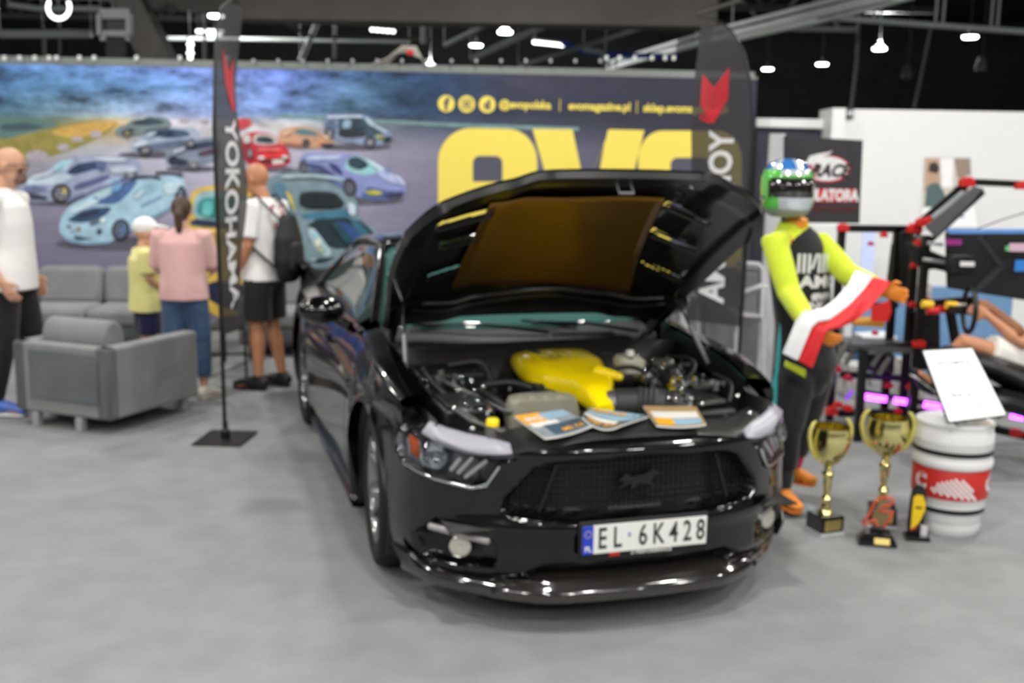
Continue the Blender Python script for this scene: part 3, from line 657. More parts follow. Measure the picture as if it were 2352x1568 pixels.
for s in (-1,1):
    pl=MB(); pl.tube([(-.80,s*.745,.975),(-1.1,s*.672,1.155),(-1.42,s*.598,1.315)],[.028,.026,.024],8)
    pl.tube([(x,s*rail(x)[0],rail(x)[1]) for x in frange(-1.42,-2.45,8)],.022,8); cb(pl,'roof_pillar',paint,smooth=50)
    sg=MB(); X=frange(-2.50,-.88,14)
    def bel(x): return V((x,s*(side_w(x,ztop(x))-.02),ztop(x)+.01))
    sg.grid([[bel(x)+(V((max(-2.45,min(-1.0,x-.0)) if x<-1.4 else x,s*(rail(x)[0]+.005),rail(x)[1]-.01))-bel(x))*t for t in frange(0,1,6)] for x in X])
    cb(sg,'side_window',m_glass2,smooth=50,solid=.005)
    cq=MB(); X=frange(-3.35,-2.44,10)
    cq.grid([[bel(x)+(V((x,s*rail(x)[0],rail(x)[1]))-bel(x))*t for t in frange(-.05,1,7)] for x in X]); 
    cq.grid([[V((x,s*(side_w(x,ztop(x))-.02-.2*t),ztop(x)+.01+.02*t)) for t in frange(-.05,1,4)] for x in frange(-3.85,-3.3,5)]); cb(cq,'rear_pillar',paint,smooth=50,solid=.012,offset=-1)
    bt=MB(); bt.grid([[V((x,s*(side_w(x,ztop(x))+d_y),ztop(x)+dz)) for (d_y,dz) in ((.0,-.004),(.004,.010),(-.012,.018),(-.03,.012))] for x in frange(-2.5,-.62,18)]); cb(bt,'window_trim',m_blackgl,smooth=40,solid=.003)
    # mirror
    mi=MB(); mi.ell((-.98,s*1.0,1.03),(.10,.125,.075),18); mi.tube([(-.90,s*.86,.95),(-.95,s*.93,.985)],[.03,.025],8)
    mo=cb(mi,'door_mirror',paint,smooth=60)
    mg=MB(); mg.ell((-1.06,s*1.0,1.03),(.03,.10,.058),16); cpart('mirror_glass',mg,m_chrome,mo)
# interior
it=MB(); it.grid([[V((x,y*.74,z)) for y in frange(-1,1,9)] for (x,z) in ((-.78,.93),(-.95,.955),(-1.12,.93),(-1.18,.80),(-1.14,.6))]); cb(it,'dashboard',m_int,smooth=50,solid=.02)
for y in (-.37,.37):
    st=MB(); st.tube([(-1.75,y,.50),(-2.10,y,.52),(-2.22,y,.72),(-2.34,y,1.0)],[(.24,.07),(.24,.08),(.25,.07),(.20,.06)],12,side=(0,1,0),round_=True); st.tube([(-2.36,y,1.06),(-2.40,y,1.17)],[(.12,.045),(.11,.04)],10,side=(0,1,0),round_=True); cb(st,'seat',m_int,smooth=60)
sw=MB(); Rw=Matrix.Rotation(math.radians(-65),3,'Y'); 
sw.tube([V((-1.35,.37,.90))+Rw@V((.18*math.cos(a),.18*math.sin(a),0)) for a in frange(0,2*PI,25)],.015,8,cap=False); sw.tube([(-1.35,.37,.90),(-1.15,.37,.82)],.03,8); cb(sw,'steering_wheel',m_blackpl,smooth=60)
rmv=MB(); rmv.box((-1.32,0,1.27),(.03,.24,.07)); cb(rmv,'rear_view_mirror',m_blackpl,bevel=.01)
# cowl and wipers
cw=MB(); cw.grid([[V((x-.22*(y*y)*1.0,y*.74,z)) for y in frange(-1,1,21)] for (x,z) in ((-.61,.955),(-.52,.935),(-.43,.928),(-.37,.915),(-.35,.88),(-.345,.78))]); cwo=cb(cw,'cowl_panel',mat('cowl_black',(14,14,14),rough=.55),smooth=50,solid=.01)
gl=MB()
for k in range(16): gl.box((-.50,.12+.022*k,.942),(.08,.006,.008))
cpart('cowl_vent',gl,m_blackpl,cwo)
for a,b_ in (((-.50,.10,.955),(-.70,-.52,.985)),((-.50,.60,.945),(-.64,.05,.990))):
    wi=MB(); wi.tube([a,(V(a)+V(b_))/2+V((.02,0,.02)),b_],[.012,.008,.006],6); wi.bar(V(b_)+V((.02,.25,-.02)),V(b_)+V((-.02,-.05,.0)),.012,.02); cb(wi,'wiper',m_blackpl)
# splitter
spm=MB()
outline=[(.985,0),(.980,.15),(.968,.30),(.945,.40),(.88,.52),(.81,.60),(.74,.68),(.64,.77),(.50,.865)]
def oplan(u):
    t=u*(len(outline)-1); return cr_(t,[(k,p[0]) for k,p in enumerate(outline)]),cr_(t,[(k,p[1]) for k,p in enumerate(outline)])
Gp=[]
for i in range(-40,41):
    u=abs(i)/40; s=-1 if i<0 else 1; ox,oy=oplan(u); ix,iy=plan(u); ix-=.09; iy-=.05*u
    up=.055*ss((u-.86)/.14)
    Gp.append([V((ix,s*iy,.222)),V((ix*.35+ox*.65,s*(iy*.35+oy*.65),.212+up*.4)),V((ox-.035,s*(oy-.015),.203+up)),V((ox-.012,s*(oy-.004),.190+up)),V((ox,s*oy,.172+up)),V((ox+.002,s*oy,.150+up*.7)),V((ox-.012,s*(oy-.006),.134+up*.3)),V((ix,s*iy,.132))])
spm.grid(Gp); cb(spm,'front_splitter',mat('splitter_gloss',(40,37,34),rough=.1,spec=.9,coat=1),smooth=60)
for s in (-1,1):
    wl=MB(); wl.loft([[V((.50+.12*t,s*(.845-.05*t),.19)),V((.50+.12*t,s*(.875-.06*t),.20)),V((.49+.12*t,s*(.905-.06*t),.275-.03*t)),V((.49+.12*t,s*(.895-.06*t),.28-.03*t))] for t in frange(0,1,5)]); cb(wl,'splitter_winglet',m_blackgl,bevel=.004)
# grille details
gl=MB()
gl.tube([V((.86-.10*(abs(y)/.5)**2+.0,y,z)) for y,z in [(-.52,.50),(-.42,.655),(-.34,.672),(0,.685),(.34,.672),(.42,.655),(.52,.50),(.46,.482),(0,.468),(-.46,.482),(-.52,.50)]],.007,6,cap=False)
for s in (-1,1): gl.bar((.875,s*.40,.485),(.885,s*.335,.672),.014,.01)
go=cb(gl,'grille_frame',m_blackpl,smooth=50)
# lattice
lt=MB()
for k in range(-22,23):
    y=k*.0225; zt=.68 if abs(y)<.40 else .68-(abs(y)-.40)*1.4; lt.bar((.872-.20*y*y,y,.475),(.875-.20*y*y,y,max(.49,zt)),.003,.004)
for k in range(8): 
    z=.49+k*.025; ym=.50 if z<.56 else .50-(z-.56)*.9
    lt.tube([V((.873-.20*y*y,y,z)) for y in frange(-ym,ym,9)],.002,4)
cpart('grille_lattice',lt,m_mesh,go)
# running horse shaped badge in the middle
hb=MB(); H2=[(-.085,.01),(-.055,.035),(-.03,.022),(.02,.026),(.055,.045),(.075,.040),(.088,.018),(.068,.020),(.05,.0),(.075,-.03),(.04,-.012),(.0,-.008),(-.035,-.034),(-.03,-.006),(-.06,-.012),(-.09,-.03),(-.06,.004)]
hb.prism([V((.895,a,.585+b_)) for a,b_ in H2],(.012,0,0)); cpart('horse_badge',hb,mat('smoked_chrome',(60,60,62),rough=.25,metal=.9),go)
# headlights
for s in (-1,1):
    ho=MB(); hg=[]
    us=frange(.44,.90,60)
    for u in us:
        r=[]
        for v in frange(.60,1,20):
            x,y=plan(u); zb=.165; zt=zfas_top(u); z=zb+(zt-zb)*v; r.append((y,z,fas(u,v,s)))
        hg.append(r)
    # clear cover sits flush with the bodywork
    def surf(u,v):
        x,y=plan(u); x2,y2=plan(min(1,u+.01)); x1,y1=plan(u-.01); tx,ty=x2-x1,y2-y1; L_=math.hypot(tx,ty); nx_,ny_=ty/L_,-tx/L_; zt=zfas_top(u); z=.165+(zt-.165)*v; d=.05*ss((z-.70)/.09)**2; return V((x-nx_*d,s*(y-ny_*d),z)),y
    Gc=[[surf(u,v) for v in frange(.60,1,30)] for u in frange(.42,.93,70)]
    ho.grid([[p[0] for p in r] for r in Gc],0,lambda i,j: 0 if sdf((Gc[i][j][1],Gc[i][j][0].z),HL)<.004 else None)
    hh=cb(ho,'headlight',m_clear,smooth=60)
    # silver eyebrow panel on top
    eb=MB(); E_=[(.86,.50,.700),(.825,.56,.698),(.765,.66,.705),(.70,.74,.722),(.61,.80,.752)]; E2=[(.815,.50,.742),(.76,.56,.752),(.70,.64,.760),(.64,.71,.772),(.58,.76,.788)]
    eb.grid([[V((a[0],s*a[1],a[2]))+(V((b_[0],s*b_[1],b_[2]))-V((a[0],s*a[1],a[2])))*t for t in (0,.5,1)] for a,b_ in zip(E_,E2)]); cpart('lamp_housing_top',eb,mat('grey_housing',(168,166,176),rough=.35,var=.03),hh,smooth=50,solid=.015)
    # projector
    P0=V((.645,s*.752,.668)); dirv=V((.93,s*.3,0)).normalized(); Rz=dirv.to_track_quat('Z','Y').to_matrix()
    pj=MB(); pj.lathe([(.058,-.03),(.062,.01),(.052,.02),(.047,.0),(.0,-.02)],P0,24,0,Rz,cap=False); pj.ell(P0+dirv*.0,(.042,.042,.028),18,1,Rz); cpart('projector_lens',pj,[m_chrome,m_clear],hh,smooth=60)
    rfm=MB(); rfm.grid([[V((.58-.0*t,s*(.775+.02*t),.61+.10*t)),V((.50,s*(.82+.01*t),.63+.08*t))] for t in frange(0,1,4)]);  cpart('lamp_reflector',rfm,m_lampw,hh,solid=.004)
    am=MB(); am.grid([[V((.545,s*.825,.655)),V((.53,s*.832,.73))],[V((.59,s*.80,.645)),V((.575,s*.80,.715))]]); cpart('amber_reflector',am,m_amber,hh,solid=.006)
    for k,(p_,q_) in enumerate([((.732,.705,.631),(.758,.680,.676)),((.755,.682,.624),(.790,.640,.686)),((.777,.660,.611),(.822,.594,.680))]):
        lb=MB(); lb.tube([V((p_[0]-.012,s*p_[1],p_[2])),V((q_[0]-.012,s*q_[1],q_[2]))],[(.011,.008)]*2,8,round_=True); cpart('light_bar',lb,mat('light_bar_white',(226,224,226),rough=.3),hh)
    rl=MB(); rl.tube([V((.52,s*.855,.612)),V((.60,s*.815,.598)),V((.69,s*.765,.588)),V((.80,s*.645,.574)),V((.835,s*.60,.590)),V((.86,s*.555,.672))],.008,8); cpart('lower_rim',rl,m_chrome,hh,smooth=50)
    # fog light
    bar_=MB(); bar_.tube([V((.655,s*.775,.384)),V((.715,s*.715,.380)),V((.775,s*.655,.374)),V((.825,s*.588,.366))],[(.012,.016)]*4,8,round_=True)
    fg=cb(bar_,'fog_light_trim',mat('satin_trim',(190,186,184),rough=.25,metal=.6),smooth=60)
    q=V((.735,s*.672,.325)); fl_=MB(); fl_.lathe([(.04,-.02),(.043,.015),(.036,.02),(.0,.012)],q,22,0,V((.93,s*.36,0)).normalized().to_track_quat('Z','Y').to_matrix(),cap=False); cpart('fog_light',fl_,mat('fog_lens',(214,210,198),rough=.15,metal=.5),fg,smooth=50)
# number plate
PR=Matrix.Rotation(math.radians(-4),3,'Y')
pc=V((.985,0,.3915))
pf=MB(); pf.box(pc+V((-.012,0,.0)),(.014,.545,.145)); po_=cb(pf,'number_plate',m_blackpl,bevel=.005)
pw=MB(); pw.box(pc+V((0,0,.002)),(.008,.52,.112)); pw.box(pc+V((.001,-.238,.002)),(.008,.044,.112),1)
ax=V((0,1,0)); az=V((0,0,1))
pn=cpart('plate_face',pw,[m_platew,m_eu],po_,bevel=.001)
pt=MB()
for ch,y in (('E',-.180),('L',-.118),('6',-.012),('K',.053),('4',.118),('2',.176),('8',.233)):
    put(pt,text_mb(ch,.118,bold=.0015,xs=.66),pc+V((.0055,y,.002)),ax,az)
for k,(dy,dz) in enumerate([(0,.0)]): pt.ell(pc+V((.005,-.068,.012)),(.001,.007,.010),10,1)
cpart('plate_characters',pt,[m_ink,mat('sticker_violet',(150,140,190),rough=.5)],po_)
p2=MB(); put(p2,text_mb('PL',.030,bold=.001,xs=.9),pc+V((.006,-.238,-.033)),ax,az)
for k in range(12): 
    a=2*PI*k/12; p2.ell(pc+V((.0055,-.238+.013*math.cos(a),.026+.013*math.sin(a))),(.0008,.002,.002),6,1)
put(p2,text_mb('// PERFORMANCE',.020,bold=.0008,xs=1.1),pc+V((-.003,.03,-.064)),ax,az)
cpart('plate_small_print',p2,[m_platew,mat('plate_star_yellow',(240,205,40))],po_)
p3=MB(); p3.box(pc+V((-.004,-.125,-.064)),(.002,.045,.014)); cpart('plate_holder_badge',p3,m_red,po_)
# wheels
def wheel(x,s):
    c=V((x,s*(.765 if x==0 else .80),.345)); Ry=(Matrix.Rotation(math.radians(-3 if x==0 else 0),3,'Z')@Matrix.Rotation(-s*PI/2,3,'X'))
    ty=MB(); ty.lathe([(.240,-.105),(.262,-.128),(.30,-.138),(.330,-.130),(.343,-.105),(.345,-.05),(.342,-.048),(.342,-.044),(.345,-.042),(.345,.042),(.342,.044),(.342,.048),(.345,.05),(.343,.105),(.330,.130),(.30,.138),(.262,.128),(.240,.105)],c,56,0,Ry,cap=False)
    t=cb(ty,'wheel',m_rub,smooth=50)
    rm=MB(); rm.lathe([(.248,.118),(.243,.124),(.232,.118),(.226,.095),(.222,.0),(.238,-.11),(.246,-.118)],c,48,0,Ry,cap=False)
    for k in range(5):
        for d_ in (-.16,.16):
            a=2*PI*k/5+d_*.55; b2=2*PI*k/5+d_*1.25
            p0=c+Ry@V((.05*math.cos(a),.05*math.sin(a),.072)); p1=c+Ry@V((.14*math.cos(a),.14*math.sin(a),.086)); p2=c+Ry@V((.232*math.cos(b2),.232*math.sin(b2),.112))
            rm.tube([p0,p1,p2],[(.014,.020),(.012,.017),(.013,.015)],8)
    rm.lathe([(.0,.092),(.028,.09),(.034,.07),(.062,.066),(.066,.03),(.06,.0)],c,24,0,Ry)
    cpart('rim',rm,m_rim,t,smooth=50)
    bd=MB(); bd.lathe([(.05,.0),(.165,.0),(.165,-.028),(.05,-.028)],c,32,0,Ry); cpart('brake_disc',bd,m_castal,t,smooth=40)
    return t
for x in (0,-2.72):
    for s in (-1,1): wheel(x,s)
# ------------------------------------------------------------ bonnet
HX,HZ,HA=-.54,1.0,math.radians(38.8)
def hpt(x,z,y,dz=0):
    dx=x-HX; d=z-HZ+dz; return V((HX+dx*math.cos(HA)-d*math.sin(HA),y,HZ+.080+dx*math.sin(HA)+d*math.cos(HA)))
def hz0(x,y):
    z=cr_(x,[(-.56,1.003),(-.3,.985),(0,.955),(.3,.905),(.6,.84),(.8,.79),(.90,.745)])
    yy=abs(y)/.76
    z+= .022*ss((.62-yy)/.15) - .035*yy**2.5 -.012
    return z
def hxf(y): yy=abs(y); return .885-.02*(yy/.4)**2-.245*(max(0,yy-.30)/.46)**1.7-.17*(max(0,yy-.69)/.11)**2
NX,NY=120,130
def hmap(i,j):
    y=-.775+1.55*j/NY; f=i/NX
    wscale=cr_(f,[(0,.965),(.25,1.0),(.55,1.035),(1,1.035)]); y*=wscale
    x=-.56+(hxf(y)+.56)*f+(-.0)
    if i==0: x-=.05*(abs(y)/.76)**2
    return x,y
SL=[] # louvres: in (distance from hinge, y)
HOLES=[[(.985,-.69),(1.02,-.69),(1.135,-.485),(1.10,-.485)],[(.79,-.63),(.825,-.63),(.885,-.48),(.85,-.48)],[(.455,-.62),(.485,-.62),(.565,-.49),(.535,-.49)],
 [(.995,.53),(1.03,.53),(1.165,.27),(1.125,.27)],[(.715,.60),(.76,.60),(.885,.33),(.835,.33)],[(.40,.66),(.425,.66),(.57,.41),(.535,.41)]]
def hole(x,y):
    sx_=x-HX; return min(sdf((sx_,y),h) for h in HOLES)<0
outer=[[None]*(NY+1) for _ in range(NX+1)]; inner=[[None]*(NY+1) for _ in range(NX+1)]
for i in range(NX+1):
    for j in range(NY+1):
        x,y=hmap(i,j); z=hz0(x,y); edge=min(i,NX-i,j,NY-j)
        outer[i][j]=hpt(x,z,y)
        # frame section under the skin
        f=i/NX; yy=abs(y)/.77; rec=.0
        dpt=.030+.018*ss((.14-f)/.05)+.012*ss((f-.88)/.04)+.014*ss((yy-.86)/.05)
        if .16<f<.84 and yy<.40: dpt+=.006
        # long ribs and hinge end bead
        dpt+=.018*math.exp(-((f-.20-.03*math.cos(y*6))/.018)**2)
        for k in range(5): dpt+=.0
        if edge==0: dpt=.012
        inner[i][j]=hpt(x,z,y,-dpt)
def hh_(i,j):
    x0,y0=hmap(i,j); x1,y1=hmap(i+1,j+1); return hole((x0+x1)/2,(y0+y1)/2)
def ho_(i,j):
    x0,y0=hmap(i,j); x1,y1=hmap(i+1,j+1); x=(x0+x1)/2; y=(y0+y1)/2; return min(sdf((x+.078-HX,y-(.022 if y<0 else .034)),h) for h in HOLES)<.012
hm=MB(); hm.grid(outer,0,lambda i,j: None if ho_(i,j) else 0); hm.grid([r for r in inner],0,lambda i,j: None if hh_(i,j) else 1)
for A,B in ((0,None),(NX,None)):
    hm.grid([[outer[A][j],inner[A][j]] for j in range(NY+1)])
for A in (0,NY): hm.grid([[outer[i][A],inner[i][A]] for i in range(NX+1)])
m_under=mat('bonnet_underside',(16,16,16),rough=.3,spec=.5,coat=.3,var=.1)
hood=cb(hm,'bonnet',[paint,m_under],smooth=50)
for h in HOLES:  # raised lips of the louvres
    lv=MB(); P=[]
    for (q,y) in h:
        x=q+HX; P.append(hpt(x,hz0(x,y),y,-.052))
    lv.tube([P[0],P[3]],.009,6); lv.tube([P[1],P[2]],.006,6); lv.tube([P[0],P[1]],.006,6); lv.tube([P[3],P[2]],.006,6); cpart('louvre_lip',lv,m_under,hood)
gd=MB(); GG=[]
for t in frange(0,1,16):
    row=[]
    for u in frange(0,1,20):
        L0=(.36+.86*t, -.49-.03*t); R0_=(.24+.98*t,.45-.22*t); q=L0[0]+(R0_[0]-L0[0])*u; y=L0[1]+(R0_[1]-L0[1])*u; x=HX+q
        row.append(hpt(x,hz0(x,y),y,-.052-.004*math.sin(9*u+4*t)))
    GG.append(row)
gd.grid(GG); cpart('insulation_panel',gd,m_gold,hood,smooth=60,solid=.006)
gb=MB(); gb.tube([hpt(HX+.27+.03*math.cos(y*7),hz0(HX+.4,y),y,-.06) for y in frange(-.62,.62,30)],.012,8); gb.tube([hpt(HX+.20+.04*math.cos(y*7),hz0(HX+.3,y),y,-.062) for y in frange(-.66,.66,30)],.010,8); cpart('rear_bead',gb,m_under,hood)
lk=MB(); lk.tube([hpt(.80,hz0(.8,0),-.03,-.04),hpt(.80,hz0(.8,0),-.03,-.09),hpt(.80,hz0(.8,0),.03,-.09),hpt(.80,hz0(.8,0),.03,-.04)],.006,6); cpart('latch_loop',lk,m_steelp,hood)
for s in (-1,1):
    hs=MB(); top=hpt(-.30,hz0(-.3,.68),s*.70,-.05); b0=V((.02,s*.745,.86)); hs.tube([b0,b0+(top-b0)*.55],.011,8,1); hs.tube([b0+(top-b0)*.55,top],.006,8,0); cb(hs,'gas_strut',[m_chrome,m_alu])
    hg_=MB(); hg_.bar((-.60,s*.70,.93),(-.50,s*.70,1.0),.02,.06); hg_.bar((-.50,s*.70,.99),hpt(-.36,hz0(-.36,.68),s*.70,-.04),.02,.04); cb(hg_,'bonnet_hinge',m_bay,bevel=.003)
# ------------------------------------------------------------ engine bay
bayw=MB(); bayw.grid([[V((x,s*.745,z)) for z in (.36,.60,.80)] for x in frange(-.34,.62,6) for s in (1,)]); bayw.grid([[V((x,-.745,z)) for z in (.36,.60,.80)] for x in frange(-.34,.62,6)])
bayw.grid([[V((x,y,.42)) for y in frange(-.745,.745,6)] for x in frange(-.36,.86,6)]); bayw.grid([[V((-.345,y,z)) for z in (.42,.92)] for y in frange(-.745,.745,8)]); bayw.grid([[V((.74,y,z)) for z in (.42,.70)] for y in frange(-.6,.6,8)])
cb(bayw,'engine_bay_liner',m_bay,solid=.006)
# radiator cover plate behind the nose
rc=MB(); RG=[]
for y in frange(-.70,.70,41):
    xf=hxf(y)-.012; zf=min(.765,zfas_top(min(1,abs(y)/.95))+.0); bk_=.60-.10*(abs(y)/.7)**2
    RG.append([V((xf+.035,y,zf-.045)),V((xf+.02,y,zf-.006)),V((xf-.01,y,zf+.006)),V((xf-(xf-bk_)*.45,y,zf+.010+.003*math.cos(y*30))),V((bk_,y,zf+.012)),V((bk_-.004,y,zf-.05))])
rc.grid(RG); cb(rc,'radiator_cover',mat('satin_black_cover',(46,46,47),rough=.33,var=.08),smooth=50,solid=.004)
for y in (-.62,-.50,-.36,.30,.45,.58):
    cl=MB(); cl.lathe([(.0,.008),(.010,.007),(.014,0),(.014,-.006)],(.80-.25*y*y,y,.785),12); cb(cl,'push_clip',m_chrome if abs(y)>.55 else m_blackpl,smooth=50)
# engine
eb=MB(); eb.box((.02,0,.58),(.62,.46,.30)); eb.box((.05,-.24,.66),(.55,.14,.14)); eb.box((.05,.26,.66),(.55,.14,.14)); eng=cb(eb,'engine_block',m_bay,bevel=.03)
yc=MB()
rings=[]
for (x,y0,y1,zb,zt) in [(-.42,-.02,.22,.80,.855),(-.38,-.12,.25,.79,.885),(-.28,-.17,.25,.79,.905),(-.10,-.19,.24,.78,.905),(.05,-.17,.20,.77,.89),(.16,-.12,.17,.76,.875),(.22,-.03,.17,.75,.865),(.30,.0,.13,.72,.84),(.42,.01,.09,.70,.78)]:
    r=[]
    for k in range(20):
        a=2*PI*k/20; c_=math.cos(a); s_=math.sin(a); r.append(V((x,(y0+y1)/2+(y1-y0)/2*math.copysign(abs(c_)**.55,c_),(zb+zt)/2+(zt-zb)/2*math.copysign(abs(s_)**.6,s_))))
    rings.append(r)
yc.loft(rings)
for k in range(3):
    y=-.09+.10*k
    yc.tube([V((-.28,y,.888)),V((-.12,y,.891)),V((.04,y*.8,.876))],[.016,.020,.014],10,round_=True)
yc.tube([V((.14,.12,.865)),V((.18,.19,.855)),V((.19,.205,.85))],[.035,.022,.02],10,round_=True)
ec=cpart('engine_cover',yc,m_yg,eng,smooth=50)
sl=MB(); sl.bar((-.32,-.115,.912),(-.14,-.07,.918),.016,.008); cpart('cover_slot',sl,m_bay,ec)
em=MB(); put(em,text_mb('5.0',.055,bold=.002),V((-.02,-.03,.918)),V((0,1,0)),V((-1,0,0))); cpart('cover_script',em,m_blackpl,ec)
br=MB(); br.box((.08,-.20,.80),(.10,.12,.03)); cpart('cover_bracket',br,m_bay,eng,bevel=.008)
# intake: throttle body, corrugated duct, clamp, airbox
th=MB(); th.lathe([(.052,0),(.062,.01),(.062,.05),(.055,.06),(.06,.10),(.06,.12)],(.33,.08,.76),22,0,V((.25,1,.02)).normalized().to_track_quat('Z','Y').to_matrix()); cpart('throttle_body',th,m_castal,eng,smooth=40)
du=MB(); p=[V((.345,.13,.76)),V((.37,.22,.765)),V((.41,.30,.765)),V((.42,.36,.755)),V((.40,.44,.74))]; pts=[];rr=[]
for k in range(33):
    t=k/32*(len(p)-1); i=min(int(t),3); q=p[i]+(p[i+1]-p[i])*(t-i); pts.append(q); rr.append(.072+(.005 if k%2 else -.003) if 8<k<28 else .070)
du.tube(pts,rr,20); duo=cb(du,'intake_duct',mat('duct_rubber',(46,46,46),rough=.5,var=.1),smooth=50)
cl=MB(); cl.tube([pts[24],pts[25],pts[26]],[.084]*3,20); cpart('hose_clamp',cl,m_chrome,duo,smooth=40)
ab=MB(); ab.prism([V((.22,.42,.62)),V((.55,.42,.62)),V((.55,.62,.62)),V((.22,.64,.62))],(0,0,.14)); ab.prism([V((.25,.44,.76)),V((.52,.44,.76)),V((.50,.60,.76)),V((.26,.61,.76))],(0,0,.035)); cb(ab,'airbox',m_blackpl,bevel=.02)
ys=MB(); ys.loft([[V((x,.40+.0,z))+V((0,dy,0)) for dy in (-.05,.05)]+[V((x+.04,.40+.05,z)),V((x+.04,.40-.05,z))] for (x,z) in ((.40,.80),(.52,.70))]); cb(ys,'air_scoop',mat('grey_moulding',(92,92,92),rough=.4),bevel=.01)
# reservoir
rv=MB()
def sq(cx_,cy_,z,rx,ry,n=24,e=.6): return [V((cx_+rx*math.copysign(abs(math.cos(a))**e,math.cos(a)),cy_+ry*math.copysign(abs(math.sin(a))**e,math.sin(a)),z)) for a in [2*PI*k/n for k in range(n)]]
rv.loft([sq(.445,-.25,.68,.08,.155),sq(.445,-.25,.76,.09,.16),sq(.445,-.25,.81,.082,.15),sq(.445,-.25,.835,.085,.14),sq(.445,-.25,.845,.05,.10)]); ro=cb(rv,'coolant_reservoir',m_resv,smooth=60)
for k in range(3):
    b_=MB(); b_.ell((.49,-.31+.06*k,.838),(.016,.02,.014),10); cpart('tank_boss',b_,m_resv,ro)
for k,(x,y,z,r,m_) in enumerate([(.74,-.55,.80,.026,m_yg),(.30,-.22,.83,.03,m_blackpl),(-.05,.36,.90,.02,m_platew)]):
    c_=MB(); c_.lathe([(r*1.15,-.05),(r*1.15,-.005)],(x,y,z),16,1); c_.lathe([(r,0),(r,.022),(r*.8,.028),(0,.028)],(x,y,z),12); cb(c_,'fluid_cap',[m_,m_castal],smooth=40)
bf=MB(); bf.loft([sq(-.08,.37,.82,.07,.06),sq(-.08,.37,.875,.075,.07),sq(-.09,.365,.895,.05,.05)]); cb(bf,'brake_fluid_tank',mat('milky_plastic',(196,192,176),rough=.4),smooth=60)
# strut towers
for s in (-1,1):
    st=MB(); st.lathe([(.15,-.30),(.14,-.02),(.12,0),(.075,.006),(.07,.012),(0,.014)],(-.02,s*.56,.80),28); so=cb(st,'strut_tower',m_bay,smooth=40)
    for k in range(4):
        a=k*PI/2+.4; nb=MB(); nb.lathe([(.012,0),(.012,.016),(0,.02)],(-.02+.095*math.cos(a),s*.56+.095*math.sin(a),.804),8); cpart('strut_bolt',nb,m_chrome,so,smooth=30)
fu=MB(); fu.prism([V((.20,-.68,.66)),V((.48,-.68,.66)),V((.48,-.46,.66)),V((.20,-.46,.66))],(0,0,.145)); fo=cb(fu,'fuse_box',m_blackpl,bevel=.015)
f2=MB(); f2.prism([V((.22,-.665,.80)),V((.46,-.665,.80)),V((.46,-.475,.80)),V((.22,-.475,.80))],(0,0,.022)); f2.bar((.22,-.57,.825),(.46,-.57,.825),.01,.01); cpart('box_lid',f2,m_blackpl,fo,bevel=.008)
bt=MB(); bt.prism([V((-.32,-.68,.66)),V((-.08,-.68,.66)),V((-.08,-.34,.66)),V((-.32,-.34,.66))],(0,0,.19)); cb(bt,'battery_cover',m_blackpl,bevel=.02)
rd=MB(); rd.bar((.02,-.60,.845),(.48,-.42,.79),.018,.018); rd.bar((.48,-.42,.79),(.52,-.32,.79),.018,.018); cb(rd,'brace_bar',m_castal,bevel=.005)
rd=MB(); rd.bar((.48,-.63,.81),(.66,-.60,.80),.035,.015); rd.bar((.66,-.60,.80),(.80,-.52,.79),.03,.012); cb(rd,'latch_bracket',m_castal,bevel=.004)
# hoses and lines
HS=[[(.10,-.42,.82),(.16,-.30,.84),(.26,-.22,.83),(.34,-.10,.80)],[(.10,-.42,.80),(.28,-.40,.79),(.42,-.34,.76),(.52,-.22,.75)],[(-.20,-.50,.86),(-.14,-.36,.88),(-.05,-.33,.82),(.05,-.34,.76)],
    [(.05,.22,.86),(.08,.32,.87),(.14,.38,.84),(.22,.40,.80)],[(-.15,-.62,.86),(.0,-.66,.88),(.14,-.64,.84),(.2,-.6,.8)],[(.15,.55,.80),(.12,.62,.86),(-.02,.66,.88),(-.2,.62,.86)],[(.50,.60,.78),(.40,.66,.84),(.22,.67,.85)],
    [(.62,-.05,.74),(.55,.05,.77),(.60,.2,.74)],[(-.25,.30,.88),(-.1,.50,.86),(.02,.44,.83)]]
for k,h in enumerate(HS):
    hm_=MB(); P=[]
    for t in frange(0,1,14): P.append(tuple(cr_(t*(len(h)-1),[(i,q[a]) for i,q in enumerate(h)]) for a in range(3)))
    hm_.tube(P,[.016,.018,.013,.011,.012,.010,.010,.015,.008][k],10); cb(hm_,'coolant_hose' if k<2 else 'engine_hose',m_hose,smooth=60)
# metal fittings: connectors, brackets and bolts that catch the light
random.seed(5); 
spots=[(.02+.1*random.random(),-.64+.12*random.random(),.84+.03*random.random()) for _ in range(5)]+[(-.12+.5*random.random(),.34+.3*random.random(),.82+.06*random.random()) for _ in range(22)]+[(.1+.5*random.random(),-.62+.3*random.random(),.79+.04*random.random()) for _ in range(8)]
for k,(x,y,z) in enumerate(spots):
    f_=MB(); 
    if k%3: f_.lathe([(.015,-.03),(.015,0),(.010,.004),(.009,.014),(0,.016)],(x,y,z),8)
    else: f_.bar((x-.02,y,z-.01),(x+.03,y+.02,z),.016,.016)
    cb(f_,'metal_fitting',m_chrome if k%2 else m_castal,smooth=30)
for k in range(34):
    x=random.uniform(-.2,.62); y=random.choice((random.uniform(.32,.68),random.uniform(-.68,-.45),random.uniform(.3,.66)))
    f_=MB(); f_.ell((x,y,.80+.06*(.6-x)+random.uniform(0,.03)),(.010,.010,.010),10); cb(f_,'sparkle_bead',m_chrome,smooth=60)  # chrome balls scattered at random, added for sparkling highlights in the bay
